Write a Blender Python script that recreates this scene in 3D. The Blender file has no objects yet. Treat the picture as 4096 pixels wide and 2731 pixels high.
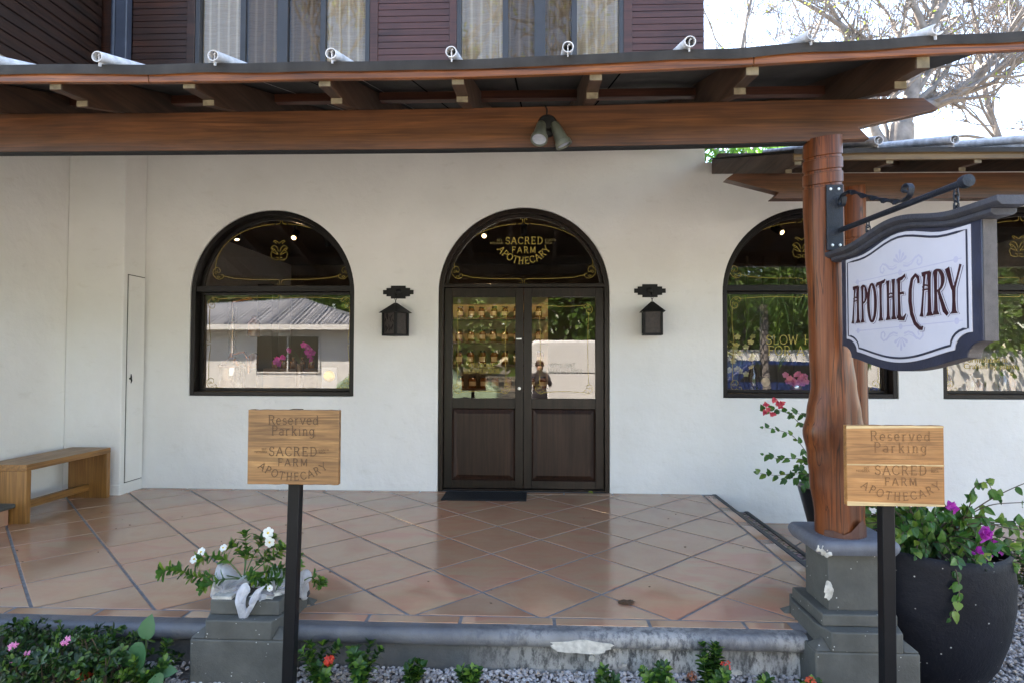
import bpy, bmesh, math, random
from math import sin, cos, pi, radians, atan2, sqrt, hypot
from mathutils import Vector, Matrix, noise
R = random.Random(7)
sc = bpy.context.scene
COL = sc.collection

# ---------------------------------------------------------------- camera
CAM = Vector((0.1286, -6.0248, 1.3329))
yaw, pit, rol = .0403, .0267, .0026
f_ = Vector((-sin(yaw)*cos(pit), cos(yaw)*cos(pit), sin(pit)))
r_ = Vector((cos(yaw), sin(yaw), 0)); u_ = r_.cross(f_)
rt = cos(rol)*r_ + sin(rol)*u_; up = -sin(rol)*r_ + cos(rol)*u_
cd = bpy.data.cameras.new('camera'); cam = bpy.data.objects.new('camera', cd); COL.objects.link(cam)
mt = Matrix((rt, up, -f_)).transposed().to_4x4(); mt.translation = CAM
cam.matrix_world = mt
cd.sensor_width = 36; cd.lens = 603.82/1024*36; cd.clip_end = 600; cd.clip_start = .02
sc.camera = cam
# ---------------------------------------------------------------- sky, sun, exposure
SUN = Vector((-.42, .51, .78)).normalized()
w = bpy.data.worlds.new('World'); sc.world = w; w.use_nodes = True
nt = w.node_tree; sky = nt.nodes.new('ShaderNodeTexSky'); sky.sky_type = 'NISHITA'; sky.sun_disc = False
sky.sun_elevation = math.asin(SUN.z); sky.sun_rotation = atan2(SUN.x, SUN.y)
sky.dust_density = .4; sky.air_density = 1.0; sky.ozone_density = 1.0
bg = nt.nodes['Background']; bg.inputs[1].default_value = .13
nt.links.new(sky.outputs[0], bg.inputs[0])
sl = bpy.data.lights.new('sun', 'SUN'); sl.energy = 5.0; sl.angle = radians(.5); sl.color = (1, .95, .86)
so = bpy.data.objects.new('sun', sl); COL.objects.link(so); so.rotation_euler = SUN.to_track_quat('Z', 'Y').to_euler()
so.location = (-8, 10, 14)
sc.view_settings.view_transform = 'Standard'; sc.view_settings.look = 'None'
sc.view_settings.gamma = 1; sc.view_settings.use_curve_mapping = False
sc.view_settings.exposure = 2.9
sc.view_settings.use_white_balance = True; sc.view_settings.white_balance_temperature = 7480; sc.view_settings.white_balance_tint = 13.5
sc.render.engine = 'CYCLES'
sc.cycles.max_bounces = 8; sc.cycles.transparent_max_bounces = 16

# ---------------------------------------------------------------- object helpers
def tag(o, label=None, cat=None, group=None, kind=None):
    if label: o['label'] = label
    if cat: o['category'] = cat
    if group: o['group'] = group
    if kind: o['kind'] = kind
    return o
def thing(name, label, cat, loc=(0, 0, 0), rz=0, group=None):
    o = bpy.data.objects.new(name, None); COL.objects.link(o)
    o.location = loc; o.rotation_euler = (0, 0, rz); o.empty_display_size = .1
    return tag(o, label, cat, group)
def dup(root, loc=None, rz=None, label=None, group=None):
    r = root.copy(); COL.objects.link(r)
    if loc is not None: r.location = loc
    if rz is not None: r.rotation_euler = (0, 0, rz)
    if label: r['label'] = label
    if group: r['group'] = group
    for ch in list(root.children):
        c = ch.copy(); COL.objects.link(c); c.parent = r
        for g in ch.children:
            d = g.copy(); COL.objects.link(d); d.parent = c
    return r
class MB:
    def __init__(s): s.v = []; s.f = []; s.n = 0; s.m = []
    def add(s, vs, fs, mi=0):
        b = len(s.v); s.v += [tuple(p) for p in vs]; s.f += [tuple(b+i for i in f) for f in fs]; s.m += [mi]*len(fs)
    def box(s, x0, x1, y0, y1, z0, z1, mi=0):
        s.add([(x0,y0,z0),(x1,y0,z0),(x1,y1,z0),(x0,y1,z0),(x0,y0,z1),(x1,y0,z1),(x1,y1,z1),(x0,y1,z1)],
              [(0,3,2,1),(4,5,6,7),(0,1,5,4),(1,2,6,5),(2,3,7,6),(3,0,4,7)], mi)
    def prism(s, poly, o, u, v, w, mi=0):
        """poly 2d -> o + a*u + b*v, extruded by vector w"""
        o, u, v, w = Vector(o), Vector(u), Vector(v), Vector(w)
        a = [o + u*p[0] + v*p[1] for p in poly]; n = len(poly)
        fl = u.cross(v).dot(w) > 0
        vs = a + [p + w for p in a]
        fs = [tuple(range(n)), tuple(range(2*n-1, n-1, -1))] + [((i+1) % n, i, n+i, n+(i+1) % n) for i in range(n)]
        if fl: fs = [tuple(reversed(f)) for f in fs]
        s.add(vs, fs, mi)
    def tube(s, pts, rad, n=8, cap=True, mi=0):
        pts = [Vector(p) for p in pts]; k = len(pts)
        if not hasattr(rad, '__len__'): rad = [rad]*k
        prev = None; vs = []
        for i, p in enumerate(pts):
            t = (pts[min(i+1, k-1)] - pts[max(i-1, 0)]).normalized()
            if prev is None:
                a = t.cross(Vector((0, 0, 1)))
                if a.length < .1: a = t.cross(Vector((1, 0, 0)))
            else: a = prev - t*prev.dot(t)
            a.normalize(); prev = a; b = t.cross(a)
            for j in range(n):
                q = 2*pi*j/n; vs.append(p + (a*cos(q) + b*sin(q))*rad[i])
        fs = [(i*n+j, i*n+(j+1) % n, (i+1)*n+(j+1) % n, (i+1)*n+j) for i in range(k-1) for j in range(n)]
        if cap: fs += [tuple(range(n-1, -1, -1)), tuple((k-1)*n+j for j in range(n))]
        s.add(vs, fs, mi)
    def lathe(s, prof, c=(0, 0, 0), n=24, cap=True, mi=0, sx=1, sy=1):
        vs = [(c[0]+r*cos(2*pi*j/n)*sx, c[1]+r*sin(2*pi*j/n)*sy, c[2]+z) for r, z in prof for j in range(n)]
        k = len(prof)
        fs = [(i*n+j, i*n+(j+1) % n, (i+1)*n+(j+1) % n, (i+1)*n+j) for i in range(k-1) for j in range(n)]
        if cap: fs += [tuple(range(n-1, -1, -1)), tuple((k-1)*n+j for j in range(n))]
        s.add(vs, fs, mi)
    def blob(s, c, r, seed=0, amp=.2, sub=2, sc_=(1, 1, 1), freq=1.6, mi=0):
        bm = bmesh.new(); bmesh.ops.create_icosphere(bm, subdivisions=sub, radius=1)
        vs = []
        for q in bm.verts:
            k = 1 + amp*noise.noise(q.co*freq + Vector((seed*3.1, seed*1.7, seed)))*2
            vs.append((c[0]+q.co.x*k*r*sc_[0], c[1]+q.co.y*k*r*sc_[1], c[2]+q.co.z*k*r*sc_[2]))
        fs = [tuple(q.index for q in f.verts) for f in bm.faces]; bm.free(); s.add(vs, fs, mi)
    def build(s, name, mat, parent=None, smooth=False, bevel=0, loc=None, rz=None, ang=40, seg=2):
        me = bpy.data.meshes.new(name); me.from_pydata(s.v, [], s.f)
        mats = mat if isinstance(mat, (list, tuple)) else [mat]
        for q in mats: me.materials.append(q)
        if len(mats) > 1: me.polygons.foreach_set('material_index', s.m)
        if smooth:
            me.polygons.foreach_set('use_smooth', [True]*len(me.polygons)); me.set_sharp_from_angle(angle=radians(ang))
        me.update()
        o = bpy.data.objects.new(name, me); COL.objects.link(o)
        if parent: o.parent = parent
        if loc: o.location = loc
        if rz is not None: o.rotation_euler = (0, 0, rz)
        if bevel:
            b = o.modifiers.new('bevel', 'BEVEL'); b.width = bevel; b.segments = seg; b.limit_method = 'ANGLE'; b.angle_limit = radians(35)
            me.polygons.foreach_set('use_smooth', [True]*len(me.polygons)); me.set_sharp_from_angle(angle=radians(50))
            b.harden_normals = False
        return o

# ---------------------------------------------------------------- material helpers
MATS = {}
class NT:
    def __init__(s, name):
        m = bpy.data.materials.new(name); m.use_nodes = True; s.m = m; s.t = m.node_tree; s.b = s.t.nodes['Principled BSDF']
        s.out = s.t.nodes['Material Output']
    def n(s, t, **k):
        q = s.t.nodes.new(t)
        for a, b in k.items(): setattr(q, a, b)
        return q
    def l(s, a, b): s.t.links.new(a, b)
    def coord(s, scale=(1, 1, 1), rot=(0, 0, 0), kind='Object'):
        c = s.n('ShaderNodeTexCoord'); m = s.n('ShaderNodeMapping'); m.inputs['Scale'].default_value = scale; m.inputs['Rotation'].default_value = rot
        s.l(c.outputs[kind], m.inputs[0]); return m.outputs[0]
    def noise(s, v, sc_, det=4, rough=.55, dist=0):
        q = s.n('ShaderNodeTexNoise'); q.inputs['Scale'].default_value = sc_; q.inputs['Detail'].default_value = det
        q.inputs['Roughness'].default_value = rough; q.inputs['Distortion'].default_value = dist; s.l(v, q.inputs['Vector']); return q.outputs['Fac']
    def ramp(s, f, stops, interp='LINEAR'):
        q = s.n('ShaderNodeValToRGB'); e = q.color_ramp.elements; q.color_ramp.interpolation = interp
        while len(e) < len(stops): e.new(.5)
        for i, (p, c) in enumerate(stops): e[i].position = p; e[i].color = (*c, 1) if len(c) == 3 else c
        s.l(f, q.inputs[0]); return q.outputs[0]
    def mix(s, f, a, b, mode='MIX'):
        q = s.n('ShaderNodeMix', data_type='RGBA', blend_type=mode)
        if isinstance(f, (int, float)): q.inputs[0].default_value = f
        else: s.l(f, q.inputs[0])
        for i, c in ((6, a), (7, b)):
            if isinstance(c, tuple): q.inputs[i].default_value = (*c, 1)
            else: s.l(c, q.inputs[i])
        return q.outputs[2]
    def bump(s, h, st=.2, d=.01, prev=None):
        q = s.n('ShaderNodeBump'); q.inputs['Strength'].default_value = st; q.inputs['Distance'].default_value = d; s.l(h, q.inputs['Height'])
        if prev is not None: s.l(prev, q.inputs['Normal'])
        s.l(q.outputs[0], s.b.inputs['Normal']); return q.outputs[0]
    def set(s, col=None, rough=None, **k):
        if col is not None:
            if isinstance(col, tuple): s.b.inputs['Base Color'].default_value = (*col, 1)
            else: s.l(col, s.b.inputs['Base Color'])
        if rough is not None:
            if isinstance(rough, (int, float)): s.b.inputs['Roughness'].default_value = rough
            else: s.l(rough, s.b.inputs['Roughness'])
        for a, b in k.items(): s.b.inputs[a.replace('_', ' ')].default_value = b
        return s.m
def plain(name, col, rough=.5, var=.12, nscale=6, bump=.05, **k):
    t = NT(name); v = t.coord(); n = t.noise(v, nscale, 5)
    c = t.ramp(n, [(.3, tuple(x*(1-var) for x in col)), (.7, tuple(min(1, x*(1+var)) for x in col))])
    if bump: t.bump(t.noise(v, nscale*8, 3), bump, .004)
    return t.set(c, rough, **k)
def wood(name, a, b, c, axis='X', rough=.4, scale=1., coat=0., streak=1.0, bump=.15, crack=0, knots=False, spec=.5):
    t = NT(name); ax = 'XYZ'.index(axis)
    s1 = [9*scale]*3; s1[ax] = .9*scale; s2 = [60*scale]*3; s2[ax] = 2.0*scale
    v1 = t.coord(tuple(s1)); v2 = t.coord(tuple(s2))
    n1 = t.noise(v1, 1.0, 5, .6, 1.2); n2 = t.noise(v2, 1.0, 4, .6, .3)
    c1 = t.ramp(n1, [(.28, a), (.5, b), (.72, c)])
    d = t.ramp(n2, [(.38, (.50, .44, .40)), (.52, (1, 1, 1)), (.66, (1.25, 1.22, 1.18))])
    col = t.mix(min(1, .8*streak), c1, d, 'MULTIPLY')
    s4 = [22*scale]*3; s4[ax] = .5*scale
    n4 = t.noise(t.coord(tuple(s4)), 1.0, 6, .62, .8)
    col = t.mix(t.ramp(n4, [(.40, (.75,)*3), (.47, (0, 0, 0))]), col, tuple(x*.55 for x in a))
    v0 = t.coord(); n0 = t.noise(v0, 2.2, 3)
    col = t.mix(.35, col, t.ramp(n0, [(.35, tuple(x*.6 for x in b)), (.65, tuple(min(1, x*1.35) for x in b))]))
    if crack:
        s3 = [14*scale]*3; s3[ax] = .35*scale
        n3 = t.noise(t.coord(tuple(s3)), 1.0, 2, .5, .5)
        k = t.ramp(n3, [(.485, (0, 0, 0)), (.5, (1, 1, 1)), (.515, (0, 0, 0))])
        col = t.mix(k, col, tuple(x*.35 for x in a)); 
    t.bump(n2, bump, .003)
    r = t.ramp(n1, [(.3, (rough*1.15,)*3), (.7, (rough*.85,)*3)])
    m = t.set(col, r, Coat_Weight=coat, Coat_Roughness=.15, Specular_IOR_Level=spec); return m

def mat_plaster():
    t = NT('white_plaster'); v = t.coord()
    c = t.ramp(t.noise(v, 1.3, 6, .6), [(.3, (.74, .725, .695)), (.7, (.81, .80, .775))])
    # scuffs, rising damp near the paving
    st = t.noise(t.coord((1, 1, 2.5)), 3.5, 8, .7)
    c = t.mix(t.ramp(st, [(.58, (0, 0, 0)), (.75, (.4,)*3)]), c, (.60, .57, .51))
    h = t.noise(v, 70, 4, .65); n = t.bump(h, .3, .004); t.bump(t.noise(v, 4, 5, .6), .55, .025, n)
    return t.set(c, .8)
def mat_tile():
    t = NT('terracotta_tile'); g = t.n('ShaderNodeNewGeometry')
    v = t.coord()
    rnd = g.outputs['Random Per Island']
    n1 = t.noise(v, 2.6, 4, .5, .6); n2 = t.noise(v, 30, 5, .65); n3 = t.noise(t.coord((1.3, 3, 1)), 1.7, 3, .5, 1)
    base = t.ramp(n1, [(.30, (.37, .185, .115)), (.46, (.40, .228, .142)), (.6, (.42, .268, .172)), (.75, (.36, .20, .125))])
    alt = t.ramp(n3, [(.35, (.40, .18, .12)), (.5, (.40, .222, .14)), (.65, (.375, .25, .155))])
    c = t.mix(rnd, base, alt)
    c = t.mix(t.ramp(n2, [(.35, (0, 0, 0)), (.9, (.22,)*3)]), c, (.24, .15, .10))
    hs = t.n('ShaderNodeHueSaturation'); mr = t.n('ShaderNodeMapRange'); mr.inputs[3].default_value = 1.03; mr.inputs[4].default_value = 1.22
    t.l(rnd, mr.inputs[0]); t.l(mr.outputs[0], hs.inputs['Value']); t.l(c, hs.inputs['Color']); c = hs.outputs[0]
    r = t.ramp(t.noise(v, 6, 5, .6), [(.3, (.10,)*3), (.7, (.22,)*3)])
    t.bump(t.noise(v, 9, 4, .6), .06, .004)
    return t.set(c, r, Specular_IOR_Level=.75)
def mat_concrete(name, col, stain=(.05, .05, .04), white=0., spots=0., rough=.65):
    t = NT(name); v = t.coord()
    c = t.ramp(t.noise(v, 5, 7, .65), [(.3, tuple(x*.72 for x in col)), (.7, tuple(x*1.25 for x in col))])
    c = t.mix(t.ramp(t.noise(t.coord((1, 1, .35)), 7, 5), [(.5, (0, 0, 0)), (.75, (.6,)*3)]), c, stain)
    if white:
        # lime bloom: patchy and streaked, strongest on part of the length
        sx = t.n('ShaderNodeSeparateXYZ'); t.l(t.coord(), sx.inputs[0])
        mr = t.n('ShaderNodeMapRange'); mr.inputs[1].default_value = -.3; mr.inputs[2].default_value = .45; t.l(sx.outputs[0], mr.inputs[0])
        n = t.noise(t.coord((1, 1, .45)), 26, 8, .75); big = t.noise(v, 3.2, 3)
        m1 = t.n('ShaderNodeMath', operation='MULTIPLY'); t.l(t.ramp(n, [(.42, (0, 0, 0)), (.54, (1, 1, 1))]), m1.inputs[0]); t.l(t.ramp(big, [(.32, (.25,)*3), (.5, (1, 1, 1))]), m1.inputs[1])
        m2 = t.n('ShaderNodeMath', operation='MULTIPLY'); t.l(m1.outputs[0], m2.inputs[0]); t.l(mr.outputs[0], m2.inputs[1])
        m3 = t.n('ShaderNodeMath', operation='MULTIPLY'); t.l(m2.outputs[0], m3.inputs[0]); m3.inputs[1].default_value = white*1.5; m3.use_clamp = True
        c = t.mix(m3.outputs[0], c, (.50, .50, .48))
    if spots:
        vo = t.n('ShaderNodeTexVoronoi'); vo.inputs['Scale'].default_value = spots; t.l(v, vo.inputs['Vector']); vo.inputs['Randomness'].default_value = 1
        n = t.noise(v, spots*.45, 2)
        mm = t.n('ShaderNodeMath', operation='MULTIPLY'); t.l(t.ramp(vo.outputs['Distance'], [(.05, (1, 1, 1)), (.12, (0, 0, 0))]), mm.inputs[0]); t.l(t.ramp(n, [(.5, (0, 0, 0)), (.56, (1, 1, 1))]), mm.inputs[1])
        c = t.mix(mm.outputs[0], c, (.55, .55, .52))
    nb = t.bump(t.noise(v, 70, 5, .7), .6, .004); t.bump(t.noise(v, 9, 4, .6), .5, .012, nb)
    return t.set(c, rough)
def mat_leaf(name, a, b, c=None, trans=.25, rough=.38):
    t = NT(name); g = t.n('ShaderNodeNewGeometry')
    st = [(0, a), (.6, b)] + ([(1, c)] if c else [])
    col = t.ramp(g.outputs['Random Per Island'], st)
    t.set(col, rough, Specular_IOR_Level=.45)
    tr = t.n('ShaderNodeBsdfTranslucent'); mx = t.n('ShaderNodeMixShader'); mx.inputs[0].default_value = trans
    hs = t.n('ShaderNodeHueSaturation'); hs.inputs['Value'].default_value = 1.6; t.l(col, hs.inputs['Color']); t.l(hs.outputs[0], tr.inputs[0])
    t.l(t.b.outputs[0], mx.inputs[1]); t.l(tr.outputs[0], mx.inputs[2]); t.l(mx.outputs[0], t.out.inputs[0]); return t.m
def mat_glass(name, refl=.11, tint=(1, 1, 1)):
    t = NT(name); t.t.nodes.remove(t.b)
    tr = t.n('ShaderNodeBsdfTransparent'); tr.inputs[0].default_value = (*tint, 1)
    gl = t.n('ShaderNodeBsdfGlossy'); gl.inputs['Roughness'].default_value = 0
    fr = t.n('ShaderNodeFresnel'); fr.inputs[0].default_value = 1.5
    ma = t.n('ShaderNodeMath', operation='MULTIPLY_ADD'); ma.inputs[1].default_value = 1.0; ma.inputs[2].default_value = refl-.04; t.l(fr.outputs[0], ma.inputs[0])
    mx = t.n('ShaderNodeMixShader'); t.l(ma.outputs[0], mx.inputs[0]); t.l(tr.outputs[0], mx.inputs[1]); t.l(gl.outputs[0], mx.inputs[2])
    t.l(mx.outputs[0], t.out.inputs[0]); return t.m
def mat_emit(name, col, st):
    t = NT(name); return t.set((.8, .8, .8), .5, Emission_Color=(*col, 1), Emission_Strength=st)
def mat_bag():
    t = NT('thin_white_plastic'); v = t.coord()
    t.set((.80, .81, .86), .32)
    tr = t.n('ShaderNodeBsdfTransparent'); tl = t.n('ShaderNodeBsdfTranslucent'); tl.inputs[0].default_value = (.8, .81, .86, 1)
    m1 = t.n('ShaderNodeMixShader'); m1.inputs[0].default_value = .3; t.l(t.b.outputs[0], m1.inputs[1]); t.l(tl.outputs[0], m1.inputs[2])
    m2 = t.n('ShaderNodeMixShader'); t.l(t.ramp(t.noise(v, 9, 4), [(.35, (.12,)*3), (.65, (.52,)*3)]), m2.inputs[0])
    t.l(m1.outputs[0], m2.inputs[1]); t.l(tr.outputs[0], m2.inputs[2]); t.l(m2.outputs[0], t.out.inputs[0])
    t.bump(t.noise(t.coord((1, 1, .4)), 22, 5, .7, 2), .8, .012)
    return t.m
M = {}
M['plaster'] = mat_plaster(); M['tile'] = mat_tile()
M['grout'] = plain('grey_grout', (.18, .178, .185), .8, .25, 20, .3)
M['kerb'] = mat_concrete('painted_concrete_kerb', (.108, .112, .124), (.13, .125, .115), white=.34, rough=.5)
M['riser'] = mat_concrete('stained_concrete_riser', (.085, .088, .088), (.05, .05, .045), white=.6, rough=.75)
M['ped'] = mat_concrete('grey_olive_pedestal', (.082, .083, .074), (.058, .060, .058), spots=30., rough=.75)
M['pedcap'] = mat_concrete('blue_grey_cap', (.115, .125, .15), (.08, .085, .10), spots=16., rough=.55)
M['chip'] = plain('bare_chipped_mortar', (.52, .50, .45), .9, .25, 40, .6)
M['fascia'] = wood('orange_stained_timber', (.075, .022, .006), (.20, .062, .015), (.36, .13, .034), 'X', .36, scale=1.8, streak=1.2, crack=1)
M['beam'] = wood('brown_stained_beam', (.045, .017, .007), (.092, .034, .013), (.150, .060, .024), 'X', .40, scale=1.5, streak=1.2, crack=0)
M['post'] = wood('varnished_log', (.065, .018, .006), (.145, .038, .010), (.23, .068, .018), 'Z', .40, coat=.0, scale=1.5, crack=1, spec=.35)
M['rafter'] = wood('dark_rafter_timber', (.035, .018, .011), (.062, .030, .017), (.092, .047, .026), 'Y', .55)
M['cutend'] = plain('cream_painted_end_grain', (.16, .13, .085), .8, .35, 25, .2)
M['sheet'] = None
def mat_sheet():
    t = NT('weathered_grey_sheet'); v = t.coord()
    c = t.ramp(t.noise(t.coord((3, .5, 1)), 2.5, 7, .65), [(.3, (.018, .016, .015)), (.7, (.046, .042, .040))])
    t.bump(t.noise(v, 7, 4), .4, .01); return t.set(c, .7, Specular_IOR_Level=.25)
M['sheet'] = mat_sheet()
M['rib'] = plain('weathered_white_pipe', (.56, .56, .58), .5, .35, 14, .4)
M['seam'] = plain('black_seam', (.006, .006, .007), .95, Specular_IOR_Level=.0)
M['dark'] = wood('near_black_door_timber', (.010, .007, .005), (.017, .011, .008), (.032, .016, .011), 'Z', .35, streak=.6, spec=.3)
M['darkpanel'] = wood('dark_walnut_panel', (.016, .008, .005), (.032, .015, .010), (.055, .024, .015), 'Z', .38, spec=.3)
M['frame'] = plain('black_brown_frame', (.008, .006, .0055), .4, .25, 9, .1, Specular_IOR_Level=.3)
M['black'] = plain('black_wrought_metal', (.006, .006, .0065), .55, .3, 14, .4, Specular_IOR_Level=.3)
M['pole'] = plain('black_powder_coat', (.0045, .005, .0065), .45, .2, 8, .05, Specular_IOR_Level=.22)
M['glass'] = mat_glass('window_glass', .125)
M['glass_up'] = mat_glass('upper_window_glass', .09)
M['gold'] = plain('gold_vinyl', (.40, .29, .05), .45, .1, 8, 0)
M['golddim'] = plain('dim_gold_vinyl', (.20, .15, .04), .5, .1, 8, 0)
M['greyvinyl'] = plain('grey_vinyl', (.30, .29, .25), .6, .1, 8, 0)
M['mat'] = plain('charcoal_rubber_mat', (.007, .008, .011), .75, .3, 120, .8)
M['iron'] = plain('blue_black_iron', (.013, .017, .026), .45, .35, 22, .4, Specular_IOR_Level=.35)
M['navy'] = plain('navy_paint', (.020, .025, .048), .38, .25, 10, .15)
M['signedge'] = plain('grey_brown_sign_edge', (.075, .068, .07), .6, .2, 30, .3)
M['signcap'] = mat_concrete('slate_blue_moulding', (.035, .038, .052), (.10, .10, .095), rough=.6)
M['signwhite'] = plain('pale_lilac_white_paint', (.50, .50, .565), .42, .05, 3, .05)
M['maroon'] = plain('maroon_lettering', (.030, .004, .010), .4, .1, 6, 0)
M['lilac'] = plain('faded_lilac_paint', (.42, .42, .54), .5, .06, 6, 0)
M['cream'] = plain('cream_outline', (.60, .56, .45), .5, .1, 6, 0)
M['louvre'] = wood('purple_brown_boards', (.042, .016, .014), (.078, .027, .022), (.115, .038, .029), 'X', .42, streak=.7)
M['louvred'] = wood('dark_brown_boards', (.022, .009, .006), (.038, .014, .009), (.075, .025, .013), 'X', .42, streak=.7)
M['sideboard'] = wood('dark_side_boards', (.016, .008, .006), (.028, .012, .008), (.045, .02, .012), 'Y', .5, streak=.7)
M['upframe'] = plain('bronze_window_frame', (.038, .038, .045), .4, .15, 6, 0)
M['downpipe'] = plain('blue_grey_pipe', (.045, .055, .085), .4, .2, 6, .1)
M['teak'] = wood('oiled_teak', (.17, .075, .018), (.27, .125, .032), (.36, .175, .05), 'Z', .38, scale=1.2)
M['teakh'] = wood('oiled_teak_seat', (.17, .075, .018), (.27, .125, .032), (.36, .175, .05), 'Y', .38, scale=1.2)
M['board'] = wood('oiled_sign_board', (.12, .055, .02), (.27, .135, .048), (.44, .25, .095), 'X', .45, streak=1.2, scale=2.2, bump=.05)
M['board2'] = wood('honey_sign_board', (.22, .09, .024), (.35, .165, .052), (.44, .225, .08), 'X', .45, scale=2.6, bump=.05)
M['sapwood'] = wood('pale_sapwood', (.40, .28, .13), (.56, .42, .22), (.66, .53, .32), 'X', .5, scale=2)
M['burn'] = plain('burnt_lettering', (.085, .042, .016), .7, .2, 30, 0)
M['burn2'] = plain('light_burnt_lettering', (.15, .07, .024), .7, .2, 30, 0)
M['pot'] = mat_concrete('dark_slate_pot', (.0055, .0065, .011), (.010, .011, .016), spots=26., rough=.6)
M['pot'].node_tree.nodes['Principled BSDF'].inputs['Specular IOR Level'].default_value = .25
M['plasticpot'] = plain('dark_planter', (.014, .014, .017), .35, .2, 5, .05)
M['soil'] = plain('dark_soil', (.035, .022, .014), .95, .4, 30, .8)
M['lamp'] = plain('sage_grey_lamp_metal', (.085, .088, .068), .5, .25, 12, .2, Metallic=.2)
M['lens'] = plain('ribbed_lamp_glass', (.30, .32, .37), .15, .2, 30, .1)
M['screw'] = plain('bright_screw', (.7, .7, .72), .3, .1, 10, 0, Metallic=.8)
M['bag'] = mat_bag()
M['baghandle'] = M['bag']
M['stone'] = plain('grey_limestone', (.27, .26, .28), .85, .35, 14, .5)
M['leaf_ixora'] = mat_leaf('ixora_leaves', (.010, .036, .009), (.026, .085, .014), (.14, .25, .03))
M['leaf_hedge'] = mat_leaf('hedge_leaves', (.006, .022, .006), (.016, .055, .010), (.07, .14, .02), .2)
M['leaf_white'] = mat_leaf('alder_leaves', (.03, .09, .02), (.06, .16, .025), (.18, .26, .03))
M['leaf_boug'] = mat_leaf('bougainvillea_leaves', (.02, .075, .018), (.05, .15, .025), (.16, .24, .04))
M['leaf_arum'] = mat_leaf('arum_leaf', (.035, .12, .045), (.05, .15, .06), None, .2)
M['leaf_tree'] = mat_leaf('tree_leaves', (.03, .07, .015), (.06, .12, .02), (.11, .18, .03), .3)
M['leaf_new'] = mat_leaf('fresh_yellow_green_leaves', (.16, .24, .03), (.25, .33, .05), (.35, .4, .08), .4)
M['leaf_bright'] = mat_leaf('bright_strap_leaves', (.06, .17, .02), (.11, .28, .03), (.2, .4, .05), .35)  # bright green tones, mixed leaf by leaf
M['stem'] = plain('plant_stem', (.07, .05, .03), .7, .2, 30, .2)
M['greenstem'] = plain('green_stem', (.06, .12, .03), .6, .2, 30, .1)
M['bark'] = plain('pale_bark', (.20, .18, .175), .85, .35, 5, .5)
M['magenta'] = mat_leaf('magenta_bracts', (.35, .02, .30), (.48, .04, .42), (.55, .10, .50), .4, .6)
M['pinkred'] = mat_leaf('pink_red_bracts', (.55, .04, .09), (.62, .10, .14), (.65, .2, .12), .4, .6)
M['red'] = mat_leaf('red_petals', (.55, .02, .02), (.65, .06, .03), (.7, .15, .04), .3, .6)
M['coral'] = mat_leaf('coral_petals', (.50, .05, .025), (.62, .10, .04), None, .3, .6)
M['pinkp'] = mat_leaf('pink_petals', (.62, .16, .40), (.75, .30, .52), None, .3, .6)
M['whitep'] = mat_leaf('white_petals', (.78, .78, .74), (.85, .85, .8), None, .3, .6)
M['yellow'] = plain('yellow_centre', (.75, .55, .05), .6, .1, 20, 0)
M['dryleaf'] = plain('dry_brown_leaf', (.10, .055, .03), .8, .4, 30, .5)
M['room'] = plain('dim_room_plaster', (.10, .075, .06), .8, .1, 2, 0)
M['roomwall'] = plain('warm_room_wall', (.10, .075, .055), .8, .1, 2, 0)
M['shelfwood'] = plain('shelf_timber', (.10, .05, .025), .5, .3, 8, .1)

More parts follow.
